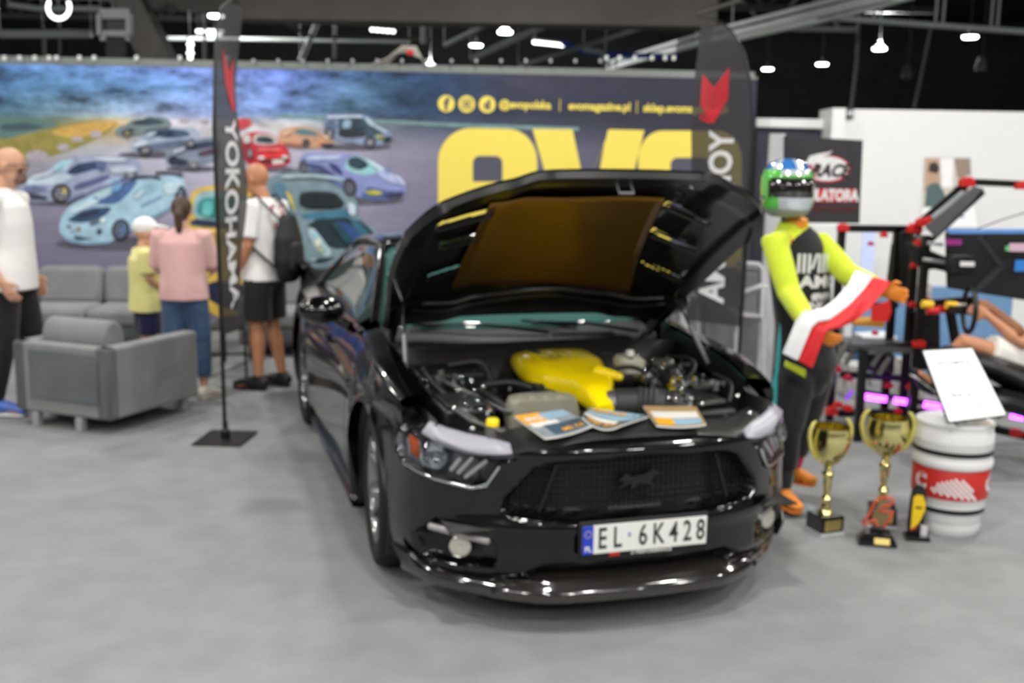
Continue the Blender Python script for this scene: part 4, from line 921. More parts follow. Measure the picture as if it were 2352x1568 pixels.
for k,(a,b_) in enumerate([((.02,.36,.80),(.16,.36,.84)),((.12,.52,.84),(.24,.50,.80)),((.28,.56,.80),(.34,.60,.83)),((-.05,.50,.86),(.02,.54,.87))]):
    cy=MB(); cy.tube([a,b_],.022,12,round_=True); cb(cy,'metal_canister',m_castal,smooth=50)
# ------------------------------------------------------------ magazines lying on the radiator cover
m_mag=[mat('cover_print_a',(150,158,164),rough=.25,var=.3,scale=30),mat('cover_print_b',(168,160,150),rough=.25,var=.25,scale=22),mat('mag_orange',(250,176,40),rough=.35),mat('mag_white',(235,232,226),rough=.35),mat('mag_slate',(74,92,106),rough=.35,var=.2,scale=30),mat('mag_tan',(170,140,96),rough=.35,var=.15,scale=40),mat('mag_sky',(150,184,204),rough=.35,var=.1,scale=30)]
def magazine(corners,label,style,bend=.02,lift=.0):
    # corners in car frame: back-left, back-right, front-right, front-left (as seen); curved sheet stack
    A,B,C_,D=[V(c) for c in corners]; cen=(A+B+C_+D)/4
    t=thing('magazine',label,'magazine',M=CARM@Matrix.Translation(cen),group=None)
    A,B,C_,D=[p-cen for p in (A,B,C_,D)]
    def P(u,v,dz=0): 
        p=(A*(1-u)+B*u)*(1-v)+(D*(1-u)+C_*u)*v; return p+V((0,0,bend*(4*(u-.5)**2)*v+dz))
    pg=MB(); top=[[P(u,v,.007) for u in frange(0,1,13)] for v in frange(0,1,9)]; bot=[[P(u,v,.0) for u in frange(0,1,13)] for v in frange(0,1,9)]
    pg.grid(top); pg.grid(bot); 
    pg.grid([top[0],bot[0]]); pg.grid([top[-1],bot[-1]]); pg.grid([[r[0] for r in top],[r[0] for r in bot]]); pg.grid([[r[-1] for r in top],[r[-1] for r in bot]])
    pg.build('pages',m_mag[3],t,local=True,smooth=40)
    cv=MB(); lay=[.0078]
    def rect(u0,v0,u1,v1,m): 
        lay[0]+=.0004; cv.grid([[P(u,v,lay[0]) for u in frange(u0,u1,9)] for v in frange(v0,v1,5)],m)
    def txt(s_,u,v,h,m,w_):
        vs,fs=text_mb(s_,1.0,bold=.03); lay[0]+=.0004; xm=max(q.x for q in vs)
        cv.add([P(u+q.x/xm*w_/2,v-q.y*h,lay[0]) for q in vs],fs,m)
    rect(0,0,1,1,style[0])
    for r in style[1]: rect(*r)
    for r in style[2]: txt(*r)
    cv.build('cover',m_mag,t,local=True,smooth=0)
magazine([(.60,-.42,.790),(.53,-.19,.790),(.825,-.16,.786),(.925,-.40,.772)],'car magazine with orange title, leftmost of the three on the nose of the black car',
  (0,[(.0,.0,.5,.45,2),(.45,.05,.98,.35,6),(.05,.4,.6,.6,3),(.25,.55,.95,.95,4)],[('evo',.25,.22,.30,3,.36),('M2 CS',.68,.84,.16,2,.42)]),.010)
magazine([(.54,-.075,.792),(.73,.11,.792),(.925,-.09,.784),(.79,-.20,.790)],'car magazine with orange lettering in the middle of the three on the black car nose',
  (4,[(.05,.0,.95,.2,6),(.03,.25,.97,.52,6),(.0,.55,.7,.72,3)],[('evo',.38,.12,.28,2,.62),('000 0.0.0',.50,.84,.20,2,.80)]),.030)
magazine([(.555,.165,.792),(.62,.38,.792),(.905,.28,.784),(.875,.08,.784)],'tan and white magazine, rightmost of the three on the nose of the black car',
  (5,[(.06,.30,.94,.62,3),(.05,.66,.95,.95,6),(.05,.66,.4,.95,2)],[('SUPERCARS',.5,.46,.26,3,.8)]),.008)
# ------------------------------------------------------------ furniture
def frame_at(o, xdir):  # local frame: x along xdir, y = depth (back), z up
    xdir=V(xdir).normalized(); y=V((0,0,1)).cross(xdir); o=V(o)
    return Matrix(((xdir.x,y.x,0,o.x),(xdir.y,y.y,0,o.y),(0,0,1,o.z),(0,0,0,1)))
def lb(name,par,m,c,d,bevel=.02,R=None,**k):
    b=MB(); b.box(c,d,0,R); return b.build(name,m,par,local=True,bevel=bevel,**k)
def sofa(label,M,w,group=None,name='sofa'):
    t=thing(name,label,'sofa',M=M,group=group)
    lb('base',t,m_greyd,(0,.02,.20),(w,.78,.12)); lb('back_frame',t,m_grey,(0,.36,.45),(w,.14,.52),.03)
    for s in (-1,1): lb('armrest',t,m_grey,(s*(w/2-.07),.0,.34),(.14,.84,.44),.03)
    n=2
    for k in range(n):
        cwid=(w-.30)/n; x=-(w-.30)/2+cwid*(k+.5)
        lb('seat_cushion',t,m_grey,(x,-.05,.35),(cwid-.01,.66,.17),.05); 
        R=Matrix.Rotation(math.radians(-12),3,'X'); lb('back_cushion',t,m_grey,(x,.24,.58),(cwid-.01,.17,.38),.06,R)
    for sx_ in (-1,1):
        for y in (-.32,.36): lb('foot',t,m_steelp,(sx_*(w/2-.10),y,.07),(.05,.05,.14),.004)
    return t
# near armchair, seen from behind its back and right arm
C_=V((-2.62,6.70,0)); B_=V((-3.37,7.0,0)); xd=(C_-B_).normalized()
yv=V((0,0,1)).cross(xd)
ch=thing('armchair','grey velvet armchair on silver feet standing nearest the camera at the left','armchair',M=frame_at((C_+B_)/2+yv*0,xd))
W_=.82; D_=.90
lb('back_frame',ch,m_grey,(0,.05,.34),(W_,.10,.48),.02)
lb('back_inset',ch,m_greyd,(.03,-.003,.37),(W_-.22,.02,.34),.01)
lb('armrest',ch,m_grey,(W_/2-.06,D_/2,.34),(.12,D_,.48),.02); lb('armrest',ch,m_grey,(-W_/2+.06,D_/2,.34),(.12,D_,.48),.02)
lb('base',ch,m_greyd,(0,D_/2,.20),(W_-.2,D_-.06,.18),.01)
lb('seat_cushion',ch,m_grey,(0,.52,.36),(W_-.25,.70,.16),.04)
b=MB(); b.tube([(-(W_/2-.14),.22,.60),((W_/2-.14),.22,.60)],[(.10,.13)]*2,20,side=(0,1,0),round_=False); b.build('back_cushion',m_grey,ch,local=True,bevel=.02,smooth=50)
for x,y in ((-.25,.03),(.13,.03),(.34,.80),(-.34,.80)): lb('foot',ch,m_steelp,(x,y,.05),(.055,.05,.10),.004)
# loveseats along the mural wall
for k,(x0,y0,w_,lab) in enumerate([(-3.95,9.95,1.55,'grey loveseat against the mural behind the near armchair'),(-1.92,10.02,1.25,'grey loveseat against the mural behind the bald man with the backpack'),(-6.0,9.75,1.6,'grey loveseat at the far left end of the mural wall')]):
    sofa(lab,frame_at((x0,y0,-.05) if False else (x0,y0,0),MD),w_,'grey loveseats along the mural wall')
sofa('large grey sofa behind the right hand banner, its back to the camera',frame_at((1.88,9.15,0),-(MD)),1.8,None)
# grey upholstered screen and white tube chair right of the bonnet
sc=MB(); 
for k in range(3):
    a=at(1545+75*k,700,8.5); b_=at(1545+75*(k+1)-3,700,8.5); sc.box(((a+b_)/2).xy.to_3d()+V((0,0,.52)),((b_-a).length,.06,1.0))
tag(sc.build('upholstered_screen',m_grey,bevel=.015),'dark grey upholstered low screen standing behind the black car and the right banner','screen')
wc=thing('tube_chair','white tube framed chair left of the racing mannequin','chair',at(1722,760,7.6).xy.to_3d())
b=MB()
f=lambda x,y,Y=7.6: at(x,y,Y)
b.tube([f(1692,604),f(1742,607),f(1752,618),f(1753,728),f(1690,722)],.018,8); b.tube([f(1697,700),f(1704,672),f(1752,655),f(1760,660)],.018,8); b.tube([f(1753,728),f(1757,930)],.018,8); b.tube([f(1690,722),f(1694,940,7.7)],.018,8); b.tube([f(1700,668),f(1705,700),f(1700,722)],.014,8); b.build('tube_frame',mat('white_tube',(200,200,200),rough=.4),wc,smooth=50)
b=MB(); b.prism([f(1693,625),f(1738,628),f(1738,716),f(1693,712)],(0,.03,0)); b.build('backrest',m_grey,wc,bevel=.01)
b=MB(); b.prism([f(1690,736),f(1752,740),f(1752,740)+V((0,.4,0)),f(1690,736)+V((0,.4,0))],(0,0,.05)); b.build('seat',m_grey,wc,bevel=.015)
st=thing('bar_stool','white tube framed stool partly hidden behind the raised bonnet','stool',at(1575,800,8.1).xy.to_3d())
b=MB(); b.tube([f(1570,690,7.9),f(1567,722,7.9),f(1592,800,7.8)],.016,8); b.tube([f(1570,722,7.9),f(1545,860,7.95)],.016,8); b.tube([f(1600,700,8.1),f(1608,860,8.1)],.016,8); b.build('leg_frame',mat('white_tube',(200,200,200)),st,smooth=50)
b=MB(); b.prism([f(1556,688,7.9),f(1604,690,7.9),f(1604,690,7.9)+V((0,.30,0)),f(1556,688,7.9)+V((0,.30,0))],(0,0,.045)); b.build('seat',m_white,st,bevel=.015)
# white display post with black banner
def board(mb,pts,d,m=0): return mb.prism([V(p) for p in pts],d,m)
Y0=7.97
post=thing('display_panel','black banner with an oval racing logo on a white stand behind the helmeted mannequin','banner',at(1770,760,Y0).xy.to_3d())
b=MB(); p0=at(1755,600,Y0); p1=at(1788,600,Y0); b.box(((p0.x+p1.x)/2,Y0+.03,1.03),(p1.x-p0.x,.06,2.06)); b.build('post',mat('post_white',(212,212,214),rough=.5),post,bevel=.005)
b=MB(); q=[at(1800,312,Y0),at(1982,322,Y0),at(1974,513,Y0),at(1797,510,Y0)]; b.prism(q,(0,.03,0)); b.build('banner_cloth',mat('banner_black',(52,50,54),rough=.6),post)
m_bwht=mat('banner_white',(235,235,235),rough=.5); m_bred=mat('banner_red',(206,44,56),rough=.5); m_bdk=mat('banner_dkred',(120,34,42),rough=.5)
b=MB(); yo=Y0-.004
def ba(x,y,o=0): return at(x,y,yo-o)
def oval(cx_,cy_,rx,ry,o,m): b.poly([ba(cx_+rx*math.cos(t),cy_+ry*math.sin(t),o) for t in [2*PI*k/36 for k in range(36)]],m)
oval(1900,388,54,31,0,1); oval(1899,387,50,28,.001,0)
b.poly([ba(*p,.002) for p in [(1852,372),(1860,358),(1880,353),(1905,349),(1913,345),(1905,354),(1880,362),(1868,370),(1870,380),(1855,380)]],0)
put(b,text_mb('X',.125,bold=.006,shear=.3,xs=.9),ba(1862,394,.003),(1,0,0),(0,0,1),1); put(b,text_mb('RACE',.125,bold=.006,shear=.3,xs=.9),ba(1906,393,.003),(1,0,0),(0,0,1),2)
b.poly([ba(*p,.001) for p in [(1805,432),(1968,434),(1966,464),(1804,463)]],1); put(b,text_mb('SYMULATORA',.115,bold=.006,xs=.72),ba(1890,449,.003),(1,0,0),(0,0,1),0)
put(b,text_mb('WYPOŻYCZALNIA TORUŃ' if False else 'WYNAJEM NA EVENT',.06,xs=.8),ba(1900,479,.002),(1,0,0),(0,0,1),3)
b.build('banner_print',[m_bwht,m_bred,m_ink,m_bdk],post,smooth=0)
# white booth wall, fascia bar and dark partition
YB=11.6
a=at(1928,300,YB); zt=at(1928,250,YB).z
b=MB(); b.box(((a.x+a.x+5.2)/2,YB+.05,zt/2),(5.2,.1,zt)); b.box((a.x-.06,YB+.10,zt/2),(.14,.5,zt)); struct(b,'wall_booth',m_white,'white booth wall behind the racing simulator',smooth=0)
b=MB(); b.box((a.x+3.2,YB-1.6,zt/2),(.06,3.3,zt)); struct(b,'wall_booth_side',m_white,'white side wall of the booth at the right',smooth=0)
sg=thing('booth_sign','small black booth number sign hanging at the top corner of the white wall','sign',at(1942,260,YB-.03))
b=MB(); b.prism([at(1926,247,YB-.03),at(1961,248,YB-.03),at(1960,272,YB-.03),at(1925,271,YB-.03)],(0,.02,0)); b.build('sign_plate',m_blackpl,sg)
b=MB(); put(b,text_mb('01.10',.075,bold=.003,xs=.9),at(1943,260,YB-.035),(1,0,0),(0,0,1)); b.build('sign_number',m_bwht,sg)
b=MB(); b.prism([at(1738,271,11.75),at(1900,274,11.75),at(1900,295,11.75),at(1738,291,11.75)],(0,.12,0)); tag(b.build('fascia_beam',m_white),'white horizontal fascia beam between the mural wall and the white booth','beam')
b=MB(); p0=at(1742,296,11.8); p1=at(1900,296,11.8); b.box(((p0.x+p1.x)/2,11.85,p0.z/2),(p1.x-p0.x,.08,p0.z)); tag(b.build('partition_panel',m_navy),'dark blue grey partition panel under the white fascia beam','partition')
# poster
po=thing('wall_poster','poster of a dark haired person in a green top pinned to the white booth wall','poster',at(2178,440,YB-.02))
m_pp=mat('poster_print',(255,255,255),rough=.5,var=.04,col_attr=True)
b=MB(); yy=[YB-.012]
def pp(c,pts): yy[0]-=.0008; b.poly([at(x,y,yy[0]) for x,y in pts],0,c)
pp((205,196,186),[(2125,362),(2229,361),(2236,520),(2118,520)]); pp((190,160,136),[(2125,362),(2158,362),(2160,440),(2122,440)]); pp((238,238,240),[(2160,364),(2190,364),(2188,430),(2164,430)]); pp((150,132,118),[(2192,364),(2228,364),(2230,400),(2200,410)])
pp((84,104,104),[(2128,430),(2140,418),(2155,420),(2168,440),(2176,475),(2124,475)]); pp((186,150,126),[(2133,396),(2145,392),(2153,402),(2150,420),(2138,422)]); pp((52,48,46),[(2132,392),(2136,374),(2150,372),(2158,384),(2154,398),(2140,396)]); pp((120,112,104),[(2190,430),(2215,420),(2226,440),(2228,475),(2200,475)])
pp((246,246,248),[(2120,476),(2238,474),(2246,522),(2112,524)]); pp((120,130,170),[(2150,496),(2215,494),(2215,499),(2150,501)])
b.build('poster_sheet',m_pp,po,smooth=0)
# ------------------------------------------------------------ feather banners
m_sail=mat('banner_cloth_dark',(56,54,58),rough=.65,alpha=.9,var=.08,scale=3,bump=.1); m_wh=mat('banner_letter',(225,225,226),rough=.6); m_rd=mat('banner_logo_red',(214,44,56),rough=.6)
def feather(label,base,u,Wf,lean=V((0,0,0)),group=None):
    u=V(u).normalized(); n=V((0,0,1)).cross(u); base=V(base); Z=V((0,0,1))
    t=thing('feather_banner',label,'banner',base,group=group)
    def P(a,z,o=0): return base+u*(a*Wf)+Z*z+n*(o+.03*math.sin(5*z+3*a)*a)+lean*z
    b=MB(); b.prism([base+u*x+n*y for x,y in ((-.19,-.16),(.19,-.16),(.19,.16),(-.19,.16))],(0,0,.012)); b.lathe([(.03,.012),(.03,.06),(.018,.07),(.018,.12)],base,12); b.build('base_plate',m_blackpl,t,bevel=.003)
    pole=[P(-.01,z) for z in (.05,.7,1.4,2.0)]; arcp=[(0.02,2.15),(.08,2.38),(.22,2.60),(.45,2.76),(.75,2.84),(1.0,2.86)]
    b=MB(); b.tube(pole+[P(a,z) for a,z in arcp],[.013]*4+[.010,.009,.008,.007,.006,.005],8); b.build('pole',m_blackpl,t,smooth=50)
    rows=[]
    for z in frange(.68,2.80,50):
        a0=0 if z<2.05 else lerp(z,[(2.05,0),(2.15,.02),(2.38,.08),(2.60,.22),(2.76,.45),(2.84,.75)])
        a1=.92+.08*ss((z-.7)/1.2)-.0*z; rows.append([P(a0+(a1-a0)*k/10,z) for k in range(11)])
    b=MB(); b.grid(rows); b.build('sail',m_sail,t,smooth=60)
    b=MB(); vs,fs=text_mb('YOKOHAMA',.30,bold=.009); xm=max(q.x for q in vs); xn=min(q.x for q in vs); ym=max(q.y for q in vs); yn=min(q.y for q in vs)
    for o in (-.004,.004):
        b.add([P(.30+.42*(q.y-yn)/(ym-yn),2.07-1.24*(q.x-xn)/(xm-xn),o) for q in vs],fs)
    b.build('lettering',m_wh,t,smooth=0)
    b=MB()
    for k in range(7):   # striped Y shaped mark
        d=k*.075
        L_=[(.86-.0*d,2.46-d*.42),(.66,2.36-d*.5),(.43,2.50-d*.42),(.43,2.475-d*.42),(.66,2.335-d*.5),(.86,2.435-d*.42)]
        for o in (-.004,.004):
            b.add([P(a,z,o) for a,z in L_],[(0,1,4,5),(1,2,3,4)])
    for k in range(6):
        a0=.50+.055*k
        for o in (-.004,.004): b.add([P(a,z,o) for a,z in [(a0,2.24-.01*k),(a0+.045,2.235-.01*k),(min(.86,a0+.26),2.12+.01*k if k<5 else 2.13),(min(.86,a0+.21),2.115+.012*k)]],[(0,1,2,3)])
    b.build('striped_mark',m_rd,t,smooth=0)
    return t
pb=gz(518,1008,0)
feather('tall black feather banner on the left with white lettering, standing on a square foot plate',pb,(math.cos(math.radians(90-3)),math.sin(math.radians(90-3)),0),.55,V((-.006,0,0)))
feather('tall black feather banner on the right seen from behind the raised bonnet, its lettering reversed',(1.63,7.5,0),(-.80,.60,0),.47,V((.014,0,0)))
# black folding stand and low table by the banner
t=thing('side_table','low black framed side table behind the left banner','table',at(530,860,8.6).xy.to_3d())
b=MB()
P=[gz(478,868,0),gz(566,865,0),gz(560,840,0)+V((0,.25,0)),gz(500,842,0)+V((0,.25,0))]
for p in P: b.bar(p,p+V((0,0,.40)),.018,.018)
b.bar(P[0]+V((0,0,.2)),P[1]+V((0,0,.2)),.015,.015); b.bar(P[0],P[2],.012,.012); b.build('table_frame',m_blackpl,t)
b=MB(); b.prism([p+V((0,0,.40)) for p in P],(0,0,.02)); b.build('table_top',m_blackpl,t,bevel=.003)
# ------------------------------------------------------------ trophies
m_gd=mat('trophy_gold',(246,234,160),rough=.12,metal=1,var=.02); m_bk=mat('trophy_base_black',(18,18,20),rough=.15,coat=.5); m_gp=mat('gold_plate',(206,184,112),rough=.3,metal=.7); m_marble=mat('white_marble',(205,205,206),rough=.3,var=.1); m_gold2=mat('trophy_satin_gold',(226,216,120),rough=.4,metal=.35)
def cup(label,base,h,rot,back=False):
    t=thing('trophy_cup',label,'trophy',base,rot,group=None); k=h/.62
    b=MB(); b.box((0,0,.055*k),(.15*k,.15*k,.11*k)); b.build('plinth',m_bk,t,local=True,bevel=.004)
    b=MB(); b.box((.0,-.0765*k,.06*k),(.11*k,.004,.06*k)); b.build('engraved_plate',m_gp,t,local=True)
    b=MB(); b.box((0,-.0*k,.008*k),(.156*k,.156*k,.016*k)); b.build('plinth_edge',m_marble,t,local=True)
    S=lambda L_: [(r*k,z*k) for r,z in L_]
    b=MB(); b.lathe(S([(.0,.11),(.045,.11),(.042,.125),(.025,.135),(.03,.155),(.020,.17),(.024,.185),(.030,.20),(.018,.215),(.016,.23),(.022,.26),(.026,.31),(.030,.335),(.034,.34),(.034,.35),(.018,.36),(.022,.372),(.016,.385)]),(0,0,0),28); b.build('stem',m_gd,t,local=True,smooth=60)
    b=MB(); b.lathe(S([(.0,.385),(.025,.388),(.06,.42),(.095,.47),(.112,.52),(.114,.56),(.106,.60),(.105,.615),(.109,.62),(.103,.617),(.103,.60),(.108,.56),(.105,.52),(.088,.472),(.05,.42),(.0,.40)]),(0,0,0),40,cap=False); bw=b.build('cup_bowl',m_gd,t,local=True,smooth=60)
    for s in (-1,1):
        b=MB(); pts=[(.065,.43),(.10,.455),(.128,.51),(.140,.57),(.136,.61),(.118,.645),(.100,.655)]
        b.tube([(s*x*k,0,z*k) for x,z in pts],[(.004*k,.010*k),(.006*k,.013*k),(.008*k,.014*k),(.009*k,.014*k),(.008*k,.013*k),(.006*k,.011*k),(.003*k,.006*k)],10,side=(0,1,0)); b.build('handle',m_gold2,t,local=True,smooth=60)
    return t
cup('gold cup trophy on a black and white plinth, nearer the black car',(1.59,5.09,0),.545,.35)
cup('gold cup trophy standing further back beside the white bucket',(1.92,5.22,0),.565,-.25)
t=thing('figure_trophy','small trophy with a red outlined ribbon shape on a black base','trophy',(1.80,4.93,0),-.2)
b=MB(); b.loft([[V((x*.105,y*.07,z)) for x,y in ((-1,-1),(1,-1),(1,1),(-1,1))][:4] if z<.05 else [V((x*.075,y*.05,z)) for x,y in ((-1,-1),(1,-1),(1,1),(-1,1))] for z in (0,.02,.065,.075)]); b.build('base',m_bk,t,local=True,bevel=.004)
b=MB(); b.box((.02,-.066,.034),(.085,.004,.036),0,Matrix.Rotation(math.radians(-24),3,'X')); b.build('engraved_plate',m_gp,t,local=True)
m_ro=mat('red_orange_acrylic',(214,84,56),rough=.25); b=MB()
b.tube([(-.06,0,.10),(-.085,0,.12),(-.05,0,.17),(-.03,0,.24),(.0,0,.275),(.05,0,.28),(.075,0,.27),(.07,0,.24),(.03,0,.23),(.0,0,.20),(.05,0,.19),(.075,0,.20),(.065,0,.15),(.04,0,.12),(.03,0,.085),(.0,0,.10),(-.02,0,.14),(-.06,0,.12)],.008,8); b.build('ribbon_outline',m_ro,t,local=True,smooth=60)
b=MB(); b.prism([(-.04,.0,.075),(.04,.0,.075),(.045,.0,.12),(.06,.0,.19),(.06,0,.26),(.0,.0,.265),(-.02,.0,.2),(-.03,.0,.15)],(0,.008,0)); b.build('clear_plate',mat('smoky_acrylic',(170,150,110),rough=.1,trans=.6),t,local=True)
b=MB(); b.prism([(-.05,-.02,.075),(.03,-.02,.075),(.04,-.02,.10),(-.02,-.02,.105)],(0,.04,0)); b.build('black_mount',m_bk,t,local=True,bevel=.004)
FT=bpy.data.objects['figure_trophy']
for o_ in [x for x in bpy.data.objects if x.parent==FT]: o_.data.transform(Matrix.Scale(.84,4))
t=thing('plaque_trophy','small upright black trophy with a yellow curved panel leaning by the white bucket','trophy',(2.02,5.0,0),-.15)
b=MB(); b.box((0,0,.012),(.115,.085,.024)); b.build('base',m_bk,t,local=True,bevel=.003)
b=MB(); b.prism([(-.045,.0,.024),(.035,.0,.024),(.035,0,.20),(.028,0,.25),(.01,0,.275),(-.015,0,.275),(-.035,0,.25),(-.042,0,.2)],(0,.02,0)); b.build('black_plaque',m_bk,t,local=True,bevel=.003)
b=MB(); b.prism([(-.03,-.006,.05),(-.03,-.006,.14),(-.028,-.006,.215),(-.012,-.006,.228),(.015,-.006,.225),(.03,-.006,.19),(.03,-.006,.15),(.012,-.006,.10),(.0,-.006,.075)],(0,.005,0)); b.prism([(-.03,-.006,.04),(-.03,-.006,.048),(.0,-.006,.07),(.0,-.006,.06)],(0,.004,0),1); put(b,text_mb('evo',.022,bold=.001),(.0,-.009,.165),(1,0,0),(0,0,1),2); b.build('yellow_panel',[mat('trophy_yellow',(240,200,30),rough=.3),m_red,m_bk],t,local=True)
b=MB(); b.box((.03,-.012,.05),(.03,.02,.05)); b.build('stone_block',m_marble,t,local=True)
# ------------------------------------------------------------ bucket with tablet sign
m_bw=mat('bucket_white',(222,222,222),rough=.35,var=.02); m_brd=mat('bucket_label_red',(196,46,40),rough=.4); m_bbl=mat('bucket_band_black',(24,24,26),rough=.5)
bx=V((2.235,5.17,0)); k=.205; BK=.935
t=thing('drum_bucket','tall white bucket with a red chequered label and black bands, beside the trophies','bucket',bx)
prof=[(0,0),(.155,0),(.168,.02),(.172,.05),(.172,.075),(.178,.08),(.178,.14),(.174,.142),(.174,.155),(.186,.158),(.187,.20),(.192,.206),(.193,.372),(.196,.375),(.206,.380),(.210,.40),(.206,.415),(.200,.425),(.200,.437),(.203,.440),(.204,.455),(.197,.459),(.197,.47),(.203,.472),(.203,.555),(.195,.568),(.195,.60),(.199,.606),(.196,.612),(.0,.612)]
b=MB(); b.lathe(prof,bx,56); b.build('bucket_body',m_bw,t,smooth=40)
b=MB(); b.lathe([(.1945,.212),(.1955,.215),(.1965,.368),(.1945,.371)],bx,56,cap=False); lbl=b.build('red_label',m_brd,t,smooth=60)
for z0,z1,r in ((.130,.157,.184),(.446,.473,.2055)):
    b=MB(); b.lathe([(r-.003,z0),(r,z0+.002),(r,z1-.002),(r-.003,z1)],bx,56,cap=False); b.build('black_band',m_bbl,t,smooth=40)
for grp in (((.090,.1785,90),(.104,.1785,90),(.118,.1785,90)),((.482,.2035,96),(.496,.2035,96),(.510,.2035,96))):
    b=MB()
    for z,r,n_ in grp:
        for j in range(n_//2):
            a=PI+PI*(j+(.5 if int(z*1000)%2 else 0))/(n_//2); c=bx+V((r*math.cos(a),r*math.sin(a),z)); b.ell(c,(.0035,.0035,.0035),6)
    b.build('perforation_rows',mat('grey_dots',(150,150,150)),t)
b=MB()   # chequered flag print: a waving flag of small squares on the label
for i in range(15):
    for j in range(9):
        if (i+j)%2: continue
        u=i/14; env=math.sin(PI*min(1,u*1.0))**.7; h=.10*env
        if j/8>env*1.05: continue
        a=math.radians(-104)+ (u-.5)*1.25 + (j-4)*.02; z=.245+ (j/8)*.085 *1 - .03*(u-.3) ; 
        if z>.248+.10*env: continue
        da=.034; dz=.0085; r=.1975
        b.poly([bx+V((r*math.cos(a+p*da),r*math.sin(a+p*da),z+q*dz)) for p,q in ((-1,-.9),(1,-1.2),(1.2,.9),(-.8,1.2))],0)
b.build('chequered_print',m_bwht,lbl,smooth=0)
for s_,a0 in (('C',math.radians(-160)),('C',math.radians(-38))):
    b=MB()
    vs,fs=text_mb(s_,.11,bold=.006); b.add([bx+V((.1975*math.cos(a0+q.x/.2),.1975*math.sin(a0+q.x/.2),.29+q.y)) for q in vs],fs); b.build('label_letter',m_bwht,lbl,smooth=0)
for o_ in [x for x in bpy.data.objects if x.parent==t or (x.parent and x.parent.parent==t)]:
    o_.data.transform(Matrix.Translation(bx)@Matrix.Scale(BK,4)@Matrix.Translation(-bx))
sg=thing('tablet_sign','white information sign in a dark frame leaning on top of the white bucket','sign',bx+V((0,0,.572)))
a,b_,c,d=at(2120,806,5.08),at(2232,800,5.08),at(2310,952,4.97),at(2180,968,4.97)
n=(b_-a).cross(d-a).normalized(); n=n if n.y<0 else -n
mb=MB(); e=.02; ctr=(a+b_+c+d)/4; big=[p+(p-ctr)*.045 for p in (a,b_,c,d)]; mb.prism(big,-n*.018); mb.build('frame',m_blackpl,sg,bevel=.003)
mb=MB(); mb.prism([p+n*.002 for p in (a,b_,c,d)],-n*.003); mb.build('sign_sheet',mat('sign_paper_glow',(250,250,250),rough=.4,emit=.35),sg)  # sheet is no lamp: faint glow put into its material
mb=MB(); ux=(b_-a).normalized(); uy=(a-d); uy=(uy-ux*uy.dot(ux)).normalized()
sgp=lambda u,v: a*(1-u)*(1-v)+b_*u*(1-v)+c*u*v+d*(1-u)*v+n*.0035
put(mb,text_mb('evo magazine',.030,bold=.0005),sgp(.5,.18),ux,(a-d).normalized()); put(mb,text_mb('SKLEP . EVO . PL',.022,bold=.0005),sgp(.5,.66),ux,(a-d).normalized())
for u in (.36,.66): put(mb,text_mb('o',.04),sgp(u,.82),ux,(a-d).normalized())
mb.build('sign_text',mat('sign_grey_ink',(130,130,140)),sg,smooth=0)
mb=MB(); 
for px_ in (2215,2255): mb.bar(at(px_,950,5.0),bx+V((-.03 if px_<2230 else .08,.05,.573)),.02,.006)
mb.bar(bx+V((-.05,-.08,.577)),bx+V((.14,-.08,.577)),.14,.008); mb.build('clear_stand',mat('clear_acrylic',(235,240,240),rough=.05,trans=.8),sg)
# ------------------------------------------------------------ people
m_skin=mat('skin',(206,156,128),rough=.5,var=.04); m_skin2=mat('skin_tanned',(190,132,98),rough=.5,var=.05)
m_hair=mat('dark_brown_hair',(74,54,44),rough=.55,var=.25,scale=60); m_beard=mat('stubble',(120,92,78),rough=.8,var=.2,scale=80)
def cloth(n,c,**k): return mat(n,c,rough=.9,spec=.15,sheen=.2,**k)
c_white=cloth('white_cotton',(240,238,236),var=.02); c_blackc=cloth('black_cotton',(38,37,38),var=.1); c_pink=cloth('pink_blouse',(226,180,176),var=.05); c_jean=cloth('blue_denim',(66,88,118),var=.22,scale=18)
c_yel=cloth('yellow_cotton',(232,226,150),var=.03); c_nav=cloth('navy_cotton',(38,36,68)); c_grayt=cloth('charcoal_trousers',(52,52,54),var=.08)
def joints(h,M,over=None):
    k=h/1.75
    J=dict(pelvis=(0,0,.93),chest=(0,.0,1.26),neck=(0,-.015,1.47),head=(0,.02,1.625))
    for s,n in ((1,'R'),(-1,'L')):
        J.update({'sh'+n:(s*.185,-.01,1.415),'el'+n:(s*.225,-.04,1.13),'wr'+n:(s*.235,.04,.89),'ha'+n:(s*.232,.07,.80),'hip'+n:(s*.09,0,.91),'kn'+n:(s*.10,.01,.50),'an'+n:(s*.10,-.03,.085),'to'+n:(s*.125,.13,.03)})
    if over: J.update(over)
    return {n:M@(V(p)*k) for n,p in J.items()},k
def face(m): return m
